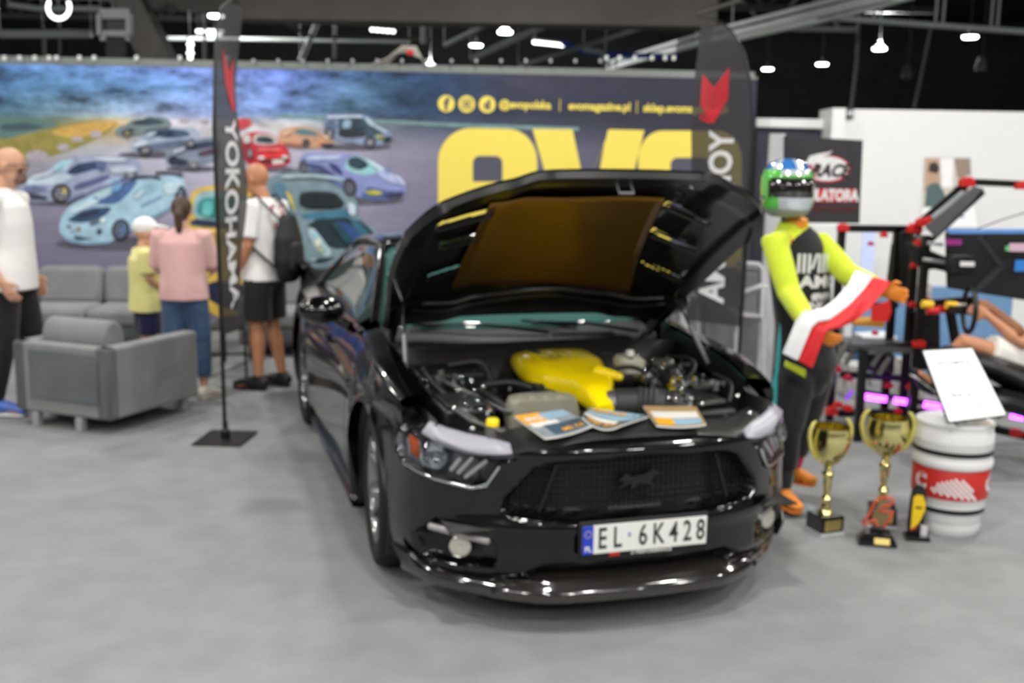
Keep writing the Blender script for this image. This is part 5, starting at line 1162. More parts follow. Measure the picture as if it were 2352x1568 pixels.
def human(label,J,k,side,fwd,skin,hair=None,group=None,root=None,headk=1.0,name='person',cat='person',curl=.5,nohead=False,voxel=.007,fing=True,bodymat=None):
    side=V(side).normalized(); fwd=V(fwd).normalized(); up=V((0,0,1))
    t=thing(name,label,cat,root if root is not None else V((J['pelvis'].x,J['pelvis'].y,0)))
    b=MB(); pel,chs,nk,hd=J['pelvis'],J['chest'],J['neck'],J['head']
    upt=(chs-pel).normalized()
    b.tube([pel-upt*.045*k,pel-upt*.01*k,pel+upt*.06*k,(pel+chs)/2-upt*.0*k,chs,chs+(nk-chs)*.5,chs+(nk-chs)*.8,nk],[(.11*k,.08*k),(.145*k,.10*k),(.150*k,.105*k),(.135*k,.098*k),(.155*k,.112*k),(.155*k,.105*k),(.12*k,.08*k),(.06*k,.06*k)],18,side=side,round_=True)
    hz=(hd-nk).normalized(); hs=k*headk
    if not nohead:
        b.tube([nk-hz*.02*k,nk+hz*.07*k],[(.058*k,.060*k),(.052*k,.056*k)],14,side=side,round_=True)
        R=Matrix((side,hz.cross(side),hz)).transposed()
        fw=hz.cross(side)
        if fw.dot(fwd)<0: fw=-fw
        b.ell(hd+hz*.025*hs-fw*.012*hs,(.078*hs,.098*hs,.095*hs),20,0,R); b.ell(hd-hz*.045*hs+fw*.022*hs,(.060*hs,.070*hs,.075*hs),18,0,R)
        b.ell(hd-hz*.098*hs+fw*.055*hs,(.030*hs,.026*hs,.022*hs),12,0,R)
        b.tube([hd+hz*.012*hs+fw*.082*hs,hd-hz*.030*hs+fw*.103*hs,hd-hz*.036*hs+fw*.092*hs],[(.009*hs,.010*hs),(.016*hs,.012*hs),(.012*hs,.008*hs)],10,side=side,round_=True)
        b.tube([hd+hz*.028*hs+fw*.078*hs+side*.04*hs,hd+hz*.028*hs+fw*.083*hs,hd+hz*.028*hs+fw*.078*hs-side*.04*hs],.011*hs,8,round_=True)
        b.tube([hd-hz*.063*hs+fw*.083*hs+side*.022*hs,hd-hz*.062*hs+fw*.092*hs,hd-hz*.063*hs+fw*.083*hs-side*.022*hs],.009*hs,8,round_=True)
        for s in (1,-1): b.ell(hd+side*s*.080*hs-hz*.005*hs-fw*.010*hs,(.010*hs,.020*hs,.032*hs),10,0,R)
    for n,s in (('R',1),('L',-1)):
        sh,el,wr,ha=J['sh'+n],J['el'+n],J['wr'+n],J['ha'+n]
        b.tube([sh-side*s*.05*k,sh,sh+(el-sh)*.35,el,el+(wr-el)*.3,wr],[.05*k,.054*k,.046*k,.036*k,.038*k,.024*k],12,round_=True)
        hdir=(ha-wr).normalized(); 
        pn=side if abs(hdir.dot(side))<.8 else fwd     # palm normal
        pn=(pn-hdir*pn.dot(hdir)).normalized(); sp=hdir.cross(pn)
        if sp.dot(fwd)<0: sp=-sp
        b.tube([wr,wr+hdir*.03*k,wr+hdir*.085*k],[(.026*k,.016*k),(.038*k,.015*k),(.040*k,.012*k)],12,side=sp,round_=True)
        inn=-pn*s if pn is side or abs(pn.dot(side))>.5 else pn
        if fing:
            for q in range(4):
                r0=wr+hdir*.085*k+sp*(.030-.020*q)*k; L_=(.072,.080,.074,.058)[q]*k
                d1=(hdir+inn*curl*.5).normalized(); d2=(hdir+inn*curl*1.6).normalized(); b.tube([r0,r0+d1*L_*.5,r0+d1*L_*.5+d2*L_*.5],[.0092*k,.0085*k,.0075*k],8,round_=True)
            r0=wr+hdir*.03*k+sp*.030*k; b.tube([r0,r0+(hdir*.7+sp*.7+inn*.2).normalized()*.04*k,r0+(hdir*.7+sp*.7+inn*.2).normalized()*.04*k+(hdir+inn*.5).normalized()*.03*k],[.013*k,.011*k,.009*k],8,round_=True)
        hp,kn,an,to=J['hip'+n],J['kn'+n],J['an'+n],J['to'+n]
        b.tube([hp+upt*.03*k,hp-(hp-kn)*.12,kn+(hp-kn)*.15,kn,kn+(an-kn)*.3,kn+(an-kn)*.75,an],[.080*k,.088*k,.060*k,.055*k,.058*k,.040*k,.034*k],14,round_=True)
        b.tube([an-(to-an)*.22+up*-.03*k,an+(to-an)*.3,to],[(.034*k,.034*k),(.038*k,.030*k),(.040*k,.020*k)],10,side=side,round_=True)
    b.build('body',bodymat or skin,t,remesh=voxel,relax=3)
    return t
def top(t,J,k,m,side,hem=.06,sleeve=.45,loose=1.12,name='shirt',arms=True,belly=1.0,m2=None,low=None):
    b=MB(); pel,chs,nk=J['pelvis'],J['chest'],J['neck']; u=(chs-pel).normalized(); L=loose
    st=pel-u*hem*k
    b.tube([st,pel+u*.05*k,(pel+chs)/2,chs,chs+(nk-chs)*.5,chs+(nk-chs)*.82,nk+(nk-chs).normalized()*.012*k],[(.178*k*L,.140*k*L),(.168*k*L,.130*k*L*belly),(.155*k*L,.125*k*L*belly),(.165*k*L,.128*k*L),(.168*k*L,.118*k*L),(.125*k*L,.095*k),(.068*k,.066*k)],22,side=side)
    if arms:
        for n,s in (('R',1),('L',-1)):
            sh,el,wr=J['sh'+n],J['el'+n],J['wr'+n]
            if sleeve<=1: P=[sh-V(side)*s*.06*k,sh,sh+(el-sh)*sleeve*2*.5,sh+(el-sh)*min(1,sleeve*1.6)]; R_=[.06*k,.068*k*L,.062*k*L,.062*k*L]
            else: P=[sh-V(side)*s*.06*k,sh,sh+(el-sh)*.5,el,el+(wr-el)*.5,el+(wr-el)*(sleeve-1)]; R_=[.06*k,.066*k*L,.058*k*L,.050*k*L,.046*k*L,.036*k*L]
            b.tube(P,R_,14)
    return b.build(name,m,t,remesh=.010,relax=4)
def bottom(t,J,k,m,side,length=1.9,loose=1.12,name='trousers'):
    b=MB(); pel,chs=J['pelvis'],J['chest']; u=(chs-pel).normalized(); L=loose
    b.tube([pel+u*.07*k,pel,pel-u*.10*k],[(.150*k*L,.115*k*L),(.165*k*L,.125*k*L),(.12*k*L,.11*k*L)],20,side=side)
    b.ell((J['hipR']+J['hipL'])/2-u*.05*k,(.11*k,.105*k,.10*k),16)
    for n in 'RL':
        hp,kn,an=J['hip'+n],J['kn'+n],J['an'+n]
        P=[hp+u*.03*k,hp-(hp-kn)*.1,kn+(hp-kn)*.4,kn+(hp-kn)*.12]; R_=[.088*k,.098*k*L,.088*k*L,.082*k*L]
        if length<1: P=[hp+u*.03*k,hp-(hp-kn)*.1,hp+(kn-hp)*length*.6,hp+(kn-hp)*length]; R_=[.088*k,.098*k*L,.098*k*L,.100*k*L]
        else: P+=[kn,kn+(an-kn)*.4,kn+(an-kn)*(length-1)]; R_+=[.072*k*L,.068*k*L,.062*k*L]
        b.tube(P,R_,14)
    return b.build(name,m,t,remesh=.011,relax=4)
def shoes(t,J,k,m,m2,side):
    up=V((0,0,1))
    for n in 'RL':
        an,to=J['an'+n],J['to'+n]; d=(to-an); d.z*=1; f=V((d.x,d.y,d.z*.0)); 
        b=MB(); hl=an-f.normalized()*.045*k; 
        b.tube([hl+up*(-.025)*k,an+up*-.02*k+f*.15,an+f*.55-up*.02*k,to+f*.18+up*.012*k],[(.036*k,.048*k),(.042*k,.052*k),(.046*k,.036*k),(.040*k,.024*k)],14,side=V((-f.y,f.x,0)),round_=True)
        b.tube([an+up*-.01*k,an+up*.035*k],[.046*k,.044*k],14)
        o=b.build('shoe',m,t,remesh=.008,relax=3)
        s_=MB(); z=min(an.z,to.z)-.062*k; zz=max(.0,min(an.z-.085*k,to.z-.03*k)); s_.tube([V((hl.x,hl.y,an.z-.075*k)),V(((an+f*.5).x,(an+f*.5).y,(an+d*.5).z-.045*k)),V(((to+f*.2).x,(to+f*.2).y,to.z-.018*k))],[(.036*k,.010*k),(.046*k,.010*k),(.040*k,.010*k)],14,side=V((-f.y,f.x,0)),round_=True)
        s_.build('sole',m2,o,smooth=60)
def RT(x,y,deg,z=0): return Matrix.Translation((x,y,z))@Matrix.Rotation(math.radians(deg),4,'Z')   # deg 0: facing +Y
def eyes(t,J,k,side,fwd,hk=1):
    hd=J['head']; hz=(hd-J['neck']).normalized(); fw=hz.cross(V(side)); fw=fw if fw.dot(V(fwd))>0 else -fw
    for s in (1,-1):
        b=MB(); b.ell(hd+V(side)*s*.032*k+hz*.008*k+fw*.080*k,(.013*k,.010*k,.009*k),10); b.build('eye',mat('eye_dark',(46,36,32),rough=.2),t)
# bald man at the left edge, walking to the right
M1=RT(-3.52,7.34,-90)
J,k=joints(1.87,M1,{'elR':(.23,-.09,1.12),'wrR':(.22,.05,.90),'haR':(.21,.09,.83),'elL':(-.23,-.05,1.13),'wrL':(-.22,.06,.90),'haL':(-.21,.10,.83),'head':(0,.045,1.62),'anR':(.10,-.12,.085),'toR':(.12,.06,.03),'knR':(.10,-.02,.5),'anL':(-.10,.08,.085),'toL':(-.11,.20,.03),'knL':(-.1,.07,.5)})
sd=(M1.to_3x3()@V((1,0,0))); fw=(M1.to_3x3()@V((0,1,0)))
t=human('bald bearded man with glasses, white t-shirt and black trousers at the left edge','' or J,k,sd,fw,m_skin)
eyes(t,J,k,sd,fw)
top(t,J,k,c_white,sd,hem=.10,sleeve=.42,name='white_t_shirt',loose=1.15,belly=1.08); bottom(t,J,k,c_blackc,sd,1.93); shoes(t,J,k,mat('blue_trainers',(80,110,190)),m_white,sd)
b=MB(); hd=J['head']
for s in (1,-1):
    b.tube([hd+sd*s*.034*k+fw*.095*k+V((0,0,.008))+(sd*math.cos(a)*.022+V((0,0,1))*math.sin(a)*.016)*k for a in frange(0,2*PI,14)],.0022,5); b.tube([hd+sd*s*.056*k+fw*.092*k+V((0,0,.012)),hd+sd*s*.082*k-fw*.01*k+V((0,0,.012))],.0022,5)
b.build('glasses',m_blackpl,t)
b=MB(); b.ell(hd-V((0,0,.075*k))+fw*.052*k,(.052*k,.045*k,.040*k),14); b.ell(hd-V((0,0,.045*k))+fw*.03*k,(.066*k,.045*k,.035*k),14); b.build('beard',m_beard,t,remesh=.006,relax=2)
# bald man with backpack
M2=RT(-1.965,8.30,68)
J,k=joints(1.80,M2,{'elL':(-.23,-.02,1.12),'wrL':(-.22,.10,.90),'haL':(-.215,.13,.82),'head':(0,.055,1.61),'neck':(0,.0,1.465),'anR':(.10,-.08,.085),'toR':(.12,.09,.03),'anL':(-.10,.0,.085),'toL':(-.12,.17,.03)})
sd=(M2.to_3x3()@V((1,0,0))); fw=(M2.to_3x3()@V((0,1,0)))
t=human('bald man in white t-shirt and black shorts wearing a black backpack, facing the mural',J,k,sd,fw,m_skin2); eyes(t,J,k,sd,fw)
tsh=top(t,J,k,c_white,sd,hem=.08,sleeve=.50,name='white_t_shirt',loose=1.15,belly=1.05); bottom(t,J,k,c_blackc,sd,.88,1.15,'shorts'); shoes(t,J,k,mat('black_shoe',(30,30,30)),mat('dark_sole',(40,40,40)),sd)
# red print wrapped on the shirt back: raised thin patches
b=MB(); random.seed(3); cc=J['chest']
for i in range(26):
    a=random.uniform(-.9,.5); z=random.uniform(-.16,.16); hgt=random.uniform(.02,.06); r_=.196; 
    dr=(-fw*math.cos(a)*.150*k-sd*math.sin(a)*.196*k); p=cc+dr+V((0,0,z)); tg=(fw*math.sin(a)*.15-sd*math.cos(a)*.196).normalized(); b.poly([p-tg*.008,p+tg*.008,p+tg*.008+V((0,0,hgt)),p-tg*.008+V((0,0,hgt))])
b.build('red_back_print',mat('red_print',(186,92,98),rough=.8),tsh,smooth=0)
b=MB(); wr=J['wrL']; dd=(J['haL']-wr).normalized(); b.tube([wr-dd*.03,wr-dd*.01],.031,16); b.build('wrist_watch',m_blackpl,t,smooth=40)
bp=thing('backpack','black backpack hanging on the bald man at the mural','backpack',J['chest']-fw*.24)
b=MB(); c0=J['chest']-fw*.235*k-sd*.02-V((0,0,.16)); b.tube([c0-V((0,0,.20)),c0-V((0,0,.1)),c0+V((0,0,.08)),c0+V((0,0,.22))],[(.13,.075),(.15,.095),(.145,.085),(.10,.05)],18,side=sd,round_=True); b.build('pack_body',mat('black_nylon',(26,26,28),rough=.55,var=.15),bp,remesh=.012,relax=3)
b=MB(); c1=c0-fw*.07-V((0,0,.06)); b.tube([c1-V((0,0,.09)),c1+V((0,0,.08))],[(.10,.045),(.09,.04)],14,side=sd,round_=True); b.build('front_pocket',mat('black_nylon',(26,26,28)),bp,remesh=.01,relax=3)
for s in (1,-1):
    b=MB(); u=V((0,0,1)); P=[c0+u*.20+sd*s*.08, J['sh'+('R' if s>0 else 'L')]*.7+J['neck']*.3+u*.075-fw*.02, J['sh'+('R' if s>0 else 'L')]*.75+J['neck']*.25+fw*.12-u*.02, J['chest']+sd*s*.165+fw*.12-u*.02, J['chest']+sd*s*.205-u*.12, c0-u*.18+sd*s*.12]
    b.tube(P,[(.020,.006)]*6,8,side=sd); b.build('strap',mat('black_nylon',(26,26,28)),bp,smooth=60)
# woman with ponytail
M3=RT(-2.47,7.86,4)
J,k=joints(1.54,M3,{'elR':(.235,.05,1.17),'wrR':(.20,.22,1.09),'haR':(.16,.29,1.10),'elL':(-.235,.04,1.17),'wrL':(-.20,.22,1.06),'haL':(-.16,.29,1.07),'head':(0,.035,1.62),'hipR':(.085,0,.91),'hipL':(-.085,0,.91),'anR':(.15,-.02,.085),'toR':(.22,.10,.03),'knR':(.13,.02,.5)})
sd=(M3.to_3x3()@V((1,0,0))); fw=(M3.to_3x3()@V((0,1,0)))
t=human('woman with a brown ponytail, pink blouse and cropped jeans seen from behind',J,k,sd,fw,m_skin); eyes(t,J,k,sd,fw)
top(t,J,k,c_pink,sd,hem=.06,sleeve=1.75,loose=1.20,name='pink_blouse',belly=1.1); bottom(t,J,k,c_jean,sd,1.72,1.14,'jeans'); shoes(t,J,k,mat('cream_shoe',(226,220,206)),mat('cream_sole',(210,205,190)),sd)
hd=J['head']; b=MB(); b.ell(hd+V((0,0,.03*k))-fw*.022*k,(.086*k,.100*k,.098*k),18); b.ell(hd-V((0,0,.03*k))-fw*.05*k,(.062*k,.05*k,.07*k),14); b.tube([hd-fw*.10*k+V((0,0,.03)),hd-fw*.14*k-V((0,0,.02)),hd-fw*.135*k-V((0,0,.12)),hd-fw*.11*k-V((0,0,.19))],[.028*k,.04*k,.032*k,.012*k],12,round_=True); b.build('hair',m_hair,t,remesh=.008,relax=2)
# child with white cap
M4=RT(-2.93,8.35,-60)
J,k=joints(1.32,M4,{'elR':(.21,.0,1.15),'wrR':(.17,.14,1.05),'haR':(.14,.2,1.07),'head':(0,.03,1.615)})
sd=(M4.to_3x3()@V((1,0,0))); fw=(M4.to_3x3()@V((0,1,0)))
t=human('child in a white cap, yellow t-shirt and navy shorts standing beside the woman',J,k,sd,fw,m_skin,headk=1.2); eyes(t,J,k*1.15,sd,fw)
top(t,J,k,c_yel,sd,hem=.13,sleeve=.48,loose=1.3,name='yellow_t_shirt'); bottom(t,J,k,c_nav,sd,.85,1.2,'shorts'); shoes(t,J,k,mat('grey_shoe',(120,120,125)),m_white,sd)
hd=J['head']+V((0,0,.02)); b=MB(); hk=k*1.2; R_=Matrix((sd,fw,V((0,0,1)))).transposed(); b.ell(hd+V((0,0,.04*hk))-fw*.01,(.088*hk,.106*hk,.088*hk),18,0,R_); b.tube([hd+V((0,0,.045*hk))+fw*.06*hk,hd+V((0,0,.04*hk))+fw*.13*hk,hd+V((0,0,.028*hk))+fw*.19*hk],[(.078*hk,.014),(.074*hk,.010),(.045*hk,.008)],14,side=sd,round_=True); b.build('white_cap',c_white,t,remesh=.007,relax=2)
# seated child half hidden behind the woman
M5=RT(-3.02,9.72,180)
J,k=joints(1.30,M5,{'pelvis':(0,0,.56),'chest':(0,-.02,.88),'neck':(0,-.01,1.08),'head':(0,.02,1.23),'shR':(.17,0,1.03),'elR':(.22,.05,.78),'wrR':(.20,.22,.70),'haR':(.18,.30,.68),'shL':(-.17,0,1.03),'elL':(-.22,.05,.78),'wrL':(-.20,.22,.70),'haL':(-.18,.30,.68),
  'hipR':(.09,0,.55),'knR':(.20,.42,.60),'anR':(.27,.52,.36),'toR':(.30,.66,.33),'hipL':(-.09,0,.55),'knL':(-.20,.42,.60),'anL':(-.27,.52,.36),'toL':(-.30,.66,.33)})
sd=(M5.to_3x3()@V((1,0,0))); fw=(M5.to_3x3()@V((0,1,0)))
t=human('child in purple leggings sitting on the loveseat, mostly hidden behind the woman in pink',J,k,sd,fw,m_skin,headk=1.15); eyes(t,J,k*1.1,sd,fw)
top(t,J,k,cloth('blue_yellow_top',(60,84,150)),sd,hem=.05,sleeve=.5,name='blue_top'); bottom(t,J,k,cloth('purple_leggings',(84,72,96)),sd,1.85,1.0,'leggings'); shoes(t,J,k,mat('beige_shoe',(200,194,178)),mat('cream_sole',(210,205,190)),sd)
hd=J['head']; b=MB(); b.ell(hd+V((0,0,.03))-fw*.02,(.082*k*1.15,.10*k*1.15,.095*k*1.15),16); b.build('hair',m_hair,t,remesh=.008,relax=2)
# ------------------------------------------------------------ racing mannequin
def A(x,y,Y): return at(x,y,Y)
sd=V((-.86,-.36,0)).normalized(); fw=V((.36,-.86,0)).normalized()
J=dict(pelvis=A(1851,835,5.52),chest=A(1838,640,5.52),neck=A(1822,522,5.52),head=A(1810,430,5.48),
  shR=A(1778,553,5.42),elR=A(1812,672,5.30),wrR=A(1862,752,5.04),haR=A(1898,776,4.98),
  shL=A(1882,560,5.58),elL=A(1948,630,5.38),wrL=A(2030,668,5.16),haL=A(2066,676,5.10),
  hipR=A(1830,850,5.46),knR=A(1806,990,5.44),anR=A(1796,1128,5.42),toR=A(1826,1166,5.30),
  hipL=A(1872,850,5.56),knL=A(1840,975,5.60),anL=A(1818,1078,5.66),toL=A(1858,1104,5.56))
k=1.02
m_or=mat('orange_glove',(232,140,50),rough=.6,var=.05)
t=human('mannequin in neon yellow and black racing suit holding a red and white scarf',J,k,sd,fw,m_or,nohead=True,name='racing_mannequin',cat='mannequin',curl=.9,root=V((J['pelvis'].x,J['pelvis'].y,0)),bodymat=m_or)
c_neon=cloth('neon_yellow_suit',(208,224,62),var=.04); c_suit=cloth('black_suit',(40,40,42),var=.08); c_teal=cloth('teal_panel',(70,176,178)); c_mag=cloth('magenta_panel',(176,40,96))
to=top(t,J,k,c_suit,sd,hem=.02,sleeve=.1,loose=1.0,arms=False,name='suit_torso')
for n,s in (('R',1),('L',-1)):
    b=MB(); sh,el,wr=J['sh'+n],J['el'+n],J['wr'+n]; b.tube([sh-sd*s*.06,sh,sh+(el-sh)*.5,el,el+(wr-el)*.5,wr],[.062,.070,.066,.060,.056,.044],16,round_=False); b.build('suit_sleeve',c_neon,t,remesh=.009,relax=4)
    b=MB(); b.tube([sh-V((0,0,.065)),sh+(el-sh)*.5-V((0,0,.055)),el-V((0,0,.05)),el+(wr-el)*.6-V((0,0,.045))],[(.012,.03)]*4,8,side=fw,round_=True); b.build('sleeve_panel',c_teal if n=='R' else c_mag,t,remesh=.008,relax=2)
b=MB(); nk=J['neck']; b.tube([nk-V((0,0,.06)),nk+V((0,0,.0)),nk+V((0,0,.03))],[(.13,.10),(.085,.08),(.078,.075)],18,side=sd); b.build('suit_collar',c_neon,t,remesh=.009,relax=3)
b=MB(); b.tube([nk+V((0,0,.0))+fw*.02,nk+V((0,0,.05))+fw*.03],[.062,.055],14); b.build('orange_neckband',mat('orange_cloth',(236,150,40)),t,smooth=50)
bt_=bottom(t,J,k,c_suit,sd,1.62,1.10,'suit_trousers')
b=MB(); b.tube([J['anL']+V((0,0,.02)),J['anL']+(J['knL']-J['anL'])*.55],[.052,.062],14); b.build('magenta_cuff',c_mag,t,remesh=.008,relax=3)
b=MB(); P=[J['anR']+V((0,0,.02)),J['anR']+(J['knR']-J['anR'])*.5]; b.tube(P,[.050,.060],14); b.build('teal_cuff',cloth('dark_cuff',(50,54,58)),t,remesh=.008,relax=3)
b=MB(); b.tube([J['anR']+sd*-.055+fw*.0+V((0,0,.04)),J['anR']+sd*-.06+V((0,0,.22)),J['knR']-sd*.06],[(.008,.016)]*3,8,side=fw); b.tube([J['pelvis']+sd*.155+V((0,0,.25)),J['pelvis']+sd*.165+V((0,0,.0)),J['knR']+sd*.09+V((0,0,.15))],[(.010,.03)]*3,8,side=fw); b.build('teal_stripe',c_teal,t,smooth=60)
b=MB(); p=J['pelvis']+fw*.12+V((0,0,.02)); b.prism([A(1806,828,5.30),A(1812,832,5.28),A(1852,850,5.28),A(1850,868,5.28),A(1803,842,5.30)],(0,.02,0)); b.build('neon_pocket_flap',c_neon,t,bevel=.004)
# chest lettering: plain white marks of a sponsor panel wrapped over the front
b=MB(); R_=None
def chestp(u,z,o=.004):  # u across (image left negative), z relative to chest joint
    a=u/.16; c=J['chest']+V((0,0,z)); return c-sd*(math.sin(a)*(.170+o))+fw*(math.cos(a)*(.133+o))
for s_,z,u0,size,xs in (('|||/|||',.10,-.02,.10,1.0),('AMG',-.005,.03,.085,1.3),('evo',-.075,.035,.07,1.2),('NGK',-.13,.045,.06,1.2)):
    vs,fs=text_mb(s_,size,bold=.004,xs=xs); b.add([chestp(u0+v.x,z+v.y) for v in vs],fs)
b.build('chest_lettering',mat('suit_lettering',(225,225,225)),to,smooth=0)
shoes(t,J,k*.95,mat('orange_boot',(232,140,46),rough=.5),mat('orange_boot_sole',(214,120,40)),sd)
b=MB(); b.lathe([(0,0),(.17,0),(.17,.008),(0,.008)],(J['toR'].x-.02,J['toR'].y+.14,0),32); b.tube([V((J['toR'].x-.04,J['toR'].y+.14,.008)),J['anR']-V((0,0,.06))],.012,8); b.build('stand_plate',mat('stand_glass',(120,140,140),rough=.1,metal=.3),t,smooth=40)
# helmet
hm=thing('racing_helmet','green, blue and white racing helmet with a dark visor on the mannequin','helmet',J['head']-V((0,0,.14)))
c=J['head']+V((0,0,.0)); fh=V((.10,-.99,0)).normalized(); sh_=V((-fh.y,fh.x,0))  # faces the camera
prof=[(-.150,.070,.085),(-.135,.098,.125),(-.10,.118,.145),(-.05,.126,.150),(0,.130,.150),(.05,.129,.146),(.09,.117,.130),(.12,.092,.103),(.140,.055,.06),(.147,.015,.015)]
RG=[]
for (z,rx,ry) in [(a_,b2,c2) for a_,b2,c2 in prof]:
    RG.append([c+V((0,0,z))+sh_*(rx*math.cos(a))+fh*((ry*math.sin(a))-.015+(.02 if z<-.04 and math.sin(a)>.4 else 0)) for a in [2*PI*q/48 for q in range(48)]])
RF=[]
for i in range(len(RG)-1):
    for s in range(3): RF.append([RG[i][q]+(RG[i+1][q]-RG[i][q])*(s/3) for q in range(48)])
RF.append(RG[-1])
b=MB(); n0=48
def hcol(i,j):
    a=(j+.5)/48*360; z=-.15+.297*i/27; zc=(RF[i][0].z-c.z); fr=abs(((a-90+180)%360)-180)
    if -.055<zc<.035 and fr<62: return 3
    if zc>.085: return 1 if (j//3)%3 else 2
    if zc>.06: return 2 if fr<40 else 0
    if zc<-.055 and fr<42 and zc>-.12: return 2
    if zc<-.115: return 4
    return 0
b.grid([r+[r[0]] for r in RF],0,hcol); 
hmat=[mat('helmet_green',(92,190,70),rough=.1,coat=1,var=.05),mat('helmet_blue',(64,130,210),rough=.08,coat=1,metal=.3,var=.25,scale=30),mat('helmet_silver',(214,222,228),rough=.12,coat=1,metal=.3,var=.1,scale=40),m_blackpl,mat('helmet_grey',(150,150,146),rough=.3)]
b.build('helmet_shell',hmat,hm,smooth=60)
b=MB(); b.grid([[c+V((0,0,z))+sh_*(r_*math.sin(a))+fh*(r_*1.165*math.cos(a)-.015) for a in frange(-1.15,1.15,24)] for z,r_ in ((-.052,.131),(-.02,.1335),(.01,.1335),(.036,.131))]); b.build('visor',mat('visor_dark',(24,20,16),rough=.04,coat=1),hm,smooth=60,solid=.003)
for s in (-1,1):
    b=MB(); b.lathe([(.018,0),(.018,.008),(.010,.012),(0,.012)],c+sh_*s*.127+V((0,0,-.06)),14,0,(sh_*s).to_track_quat('Z','Y').to_matrix()); b.build('visor_screw',m_chrome,hm,smooth=40)
# scarf
sf=thing('scarf','red and white fabric scarf stretched between the mannequin hands','scarf',A(1900,760,5.0))
S=[((1966,619),(2008,634),(2050,649),5.12),((1945,655),(1985,662),(2030,668),5.09),((1914,690),(1955,695),(2002,706),5.03),((1890,708),(1930,720),(1966,738),4.99),((1866,712),(1905,736),(1926,755),4.96),((1845,713),(1878,740),(1905,757),4.95),((1826,738),(1864,752),(1896,765),4.94),((1811,775),(1848,790),(1880,806),4.94),((1796,812),(1832,829),(1866,847),4.95)]
for nm,a_,b2,m_,seg in (('white_half',0,1,mat('scarf_white',(244,244,244),rough=.6,var=.02),0),('red_half',1,2,mat('scarf_red',(220,40,46),rough=.55,var=.06),0)):
    b=MB(); G=[]
    for r in S:
        p=A(*r[a_],r[3]); q=A(*r[b2],r[3]-.0); G.append([p+(q-p)*u+V((0,-.012*math.sin(u*6+r[3]*40),0)) for u in frange(0,1,6)])
    G2=[]
    for i in range(len(G)-1):
        for s in range(4): G2.append([G[i][j]+(G[i+1][j]-G[i][j])*s/4 for j in range(6)])
    G2.append(G[-1]); b.grid(G2); b.build(nm,m_,sf,smooth=80,solid=.004,sub=1)
b=MB(); b.ell(A(1861,747,4.94),(.018,.006,.018),12); b.build('scarf_crest',mat('grey_crest',(90,90,96)),sf)
# ------------------------------------------------------------ racing simulator rig
m_prof=mat('black_profile',(26,26,27),rough=.35,metal=.4); m_led=mat('purple_led',(196,80,255),emit=10,ecol=(190,70,255)); m_scr=mat('monitor_shell',(28,28,30),rough=.4)
rig=thing('racing_simulator','black profile racing simulator rig with red corner brackets and monitors at the right','simulator',at(2060,930,7.3).xy.to_3d())
YS=7.3
def fb(mb,a,b_,w=.045,Ya=YS,Yb=YS,m=0): mb.bar(at(a[0],a[1],Ya),at(b_[0],b_[1],Yb),w,w,m)
def post_(x,y0,Y=YS,name='upright_post',w=.05):
    p=at(x,y0,Y); b=MB(); b.box((p.x,p.y,p.z/2),(w,w,p.z)); b.build(name,m_prof,rig,bevel=.003)
for x,y,Y in ((1934,522,7.5),(2062,522,7.5),(2106,515,YS),(2128,540,6.95),(1984,800,6.9)): post_(x,y,Y)
BARS=[((1930,524),(2112,526),7.5,7.5,'top_beam',.05),((2095,528),(2222,420),7.3,7.2,'monitor_arm',.055),((2215,417),(2372,424),7.2,7.1,'overhead_beam',.045),((1930,858),(2128,872),7.5,7.2,'side_rail',.045),((1925,948),(2128,946),7.5,7.2,'floor_rail',.05),((2110,945),(2400,1010),7.0,6.5,'floor_rail',.05),((1940,800),(2110,792),7.0,7.0,'pedal_rail',.05),((2112,612),(2250,600),7.1,6.9,'wheel_deck_arm',.05),((2112,700),(2240,690),7.0,6.8,'wheel_deck_arm',.06),((2180,700),(2196,795),6.9,6.9,'wheel_deck_brace',.05),((1960,700),(2062,700),7.5,7.5,'side_rail',.04),((1985,900),(2300,955),7.3,6.8,'side_rail',.035),((2130,560),(2260,440),7.1,7.0,'light_arm',.03)]
for a,b_,Ya,Yb,nm,w in BARS:
    mb=MB(); fb(mb,a,b_,w,Ya,Yb); mb.build(nm,m_prof,rig,bevel=.003)
for x,y,Y,s in [(1936,524,7.45,.075),(2100,526,7.25,.09),(2118,512,7.2,.08),(2136,505,7.2,.06),(2220,420,7.15,.09),(2345,428,7.05,.07),(2112,560,7.2,.07),(2120,590,7.2,.08),(2100,610,7.2,.05),(2120,690,7.0,.07),(2110,790,6.95,.075),(1922,848,7.4,.06),(2045,864,7.35,.05),(1900,868,7.4,.05),(1948,868,7.4,.06),(2040,885,7.3,.06),(2092,888,7.2,.06),(1910,945,7.4,.08),(1925,930,7.35,.06),(1948,938,7.3,.06),(2000,560,7.45,.04),(2030,540,7.45,.05),(2180,700,6.8,.05),(2335,995,6.55,.07),(2160,712,6.8,.06),(2205,640,6.85,.03),(1980,945,7.2,.05),(2062,945,7.2,.05),(2010,765,7.0,.04),(2095,700,7.1,.05)]:
    b=MB(); p=at(x,y,Y); b.box(p,(s,s*.8,s*.55)); b.box(p+V((0,0,s*.18)),(s*.55,s*.85,s*.5)); b.build('corner_bracket',m_red,rig,bevel=.004)
for q_,Y_,nm_ in (([(2067,532),(2102,528),(2100,690),(2066,690)],7.45,'side_panel'),([(1990,812),(2056,816),(2054,858),(1990,852)],7.3,'computer_case'),([(2108,720),(2160,720),(2160,850),(2110,850)],7.2,'side_panel'),([(2140,800),(2200,815),(2260,880),(2150,900)],7.1,'seat_bracket')):
    b=MB(); b.prism([at(x,y,Y_) for x,y in q_],(0,.12,0)); b.build(nm_,m_blackpl,rig,bevel=.006)
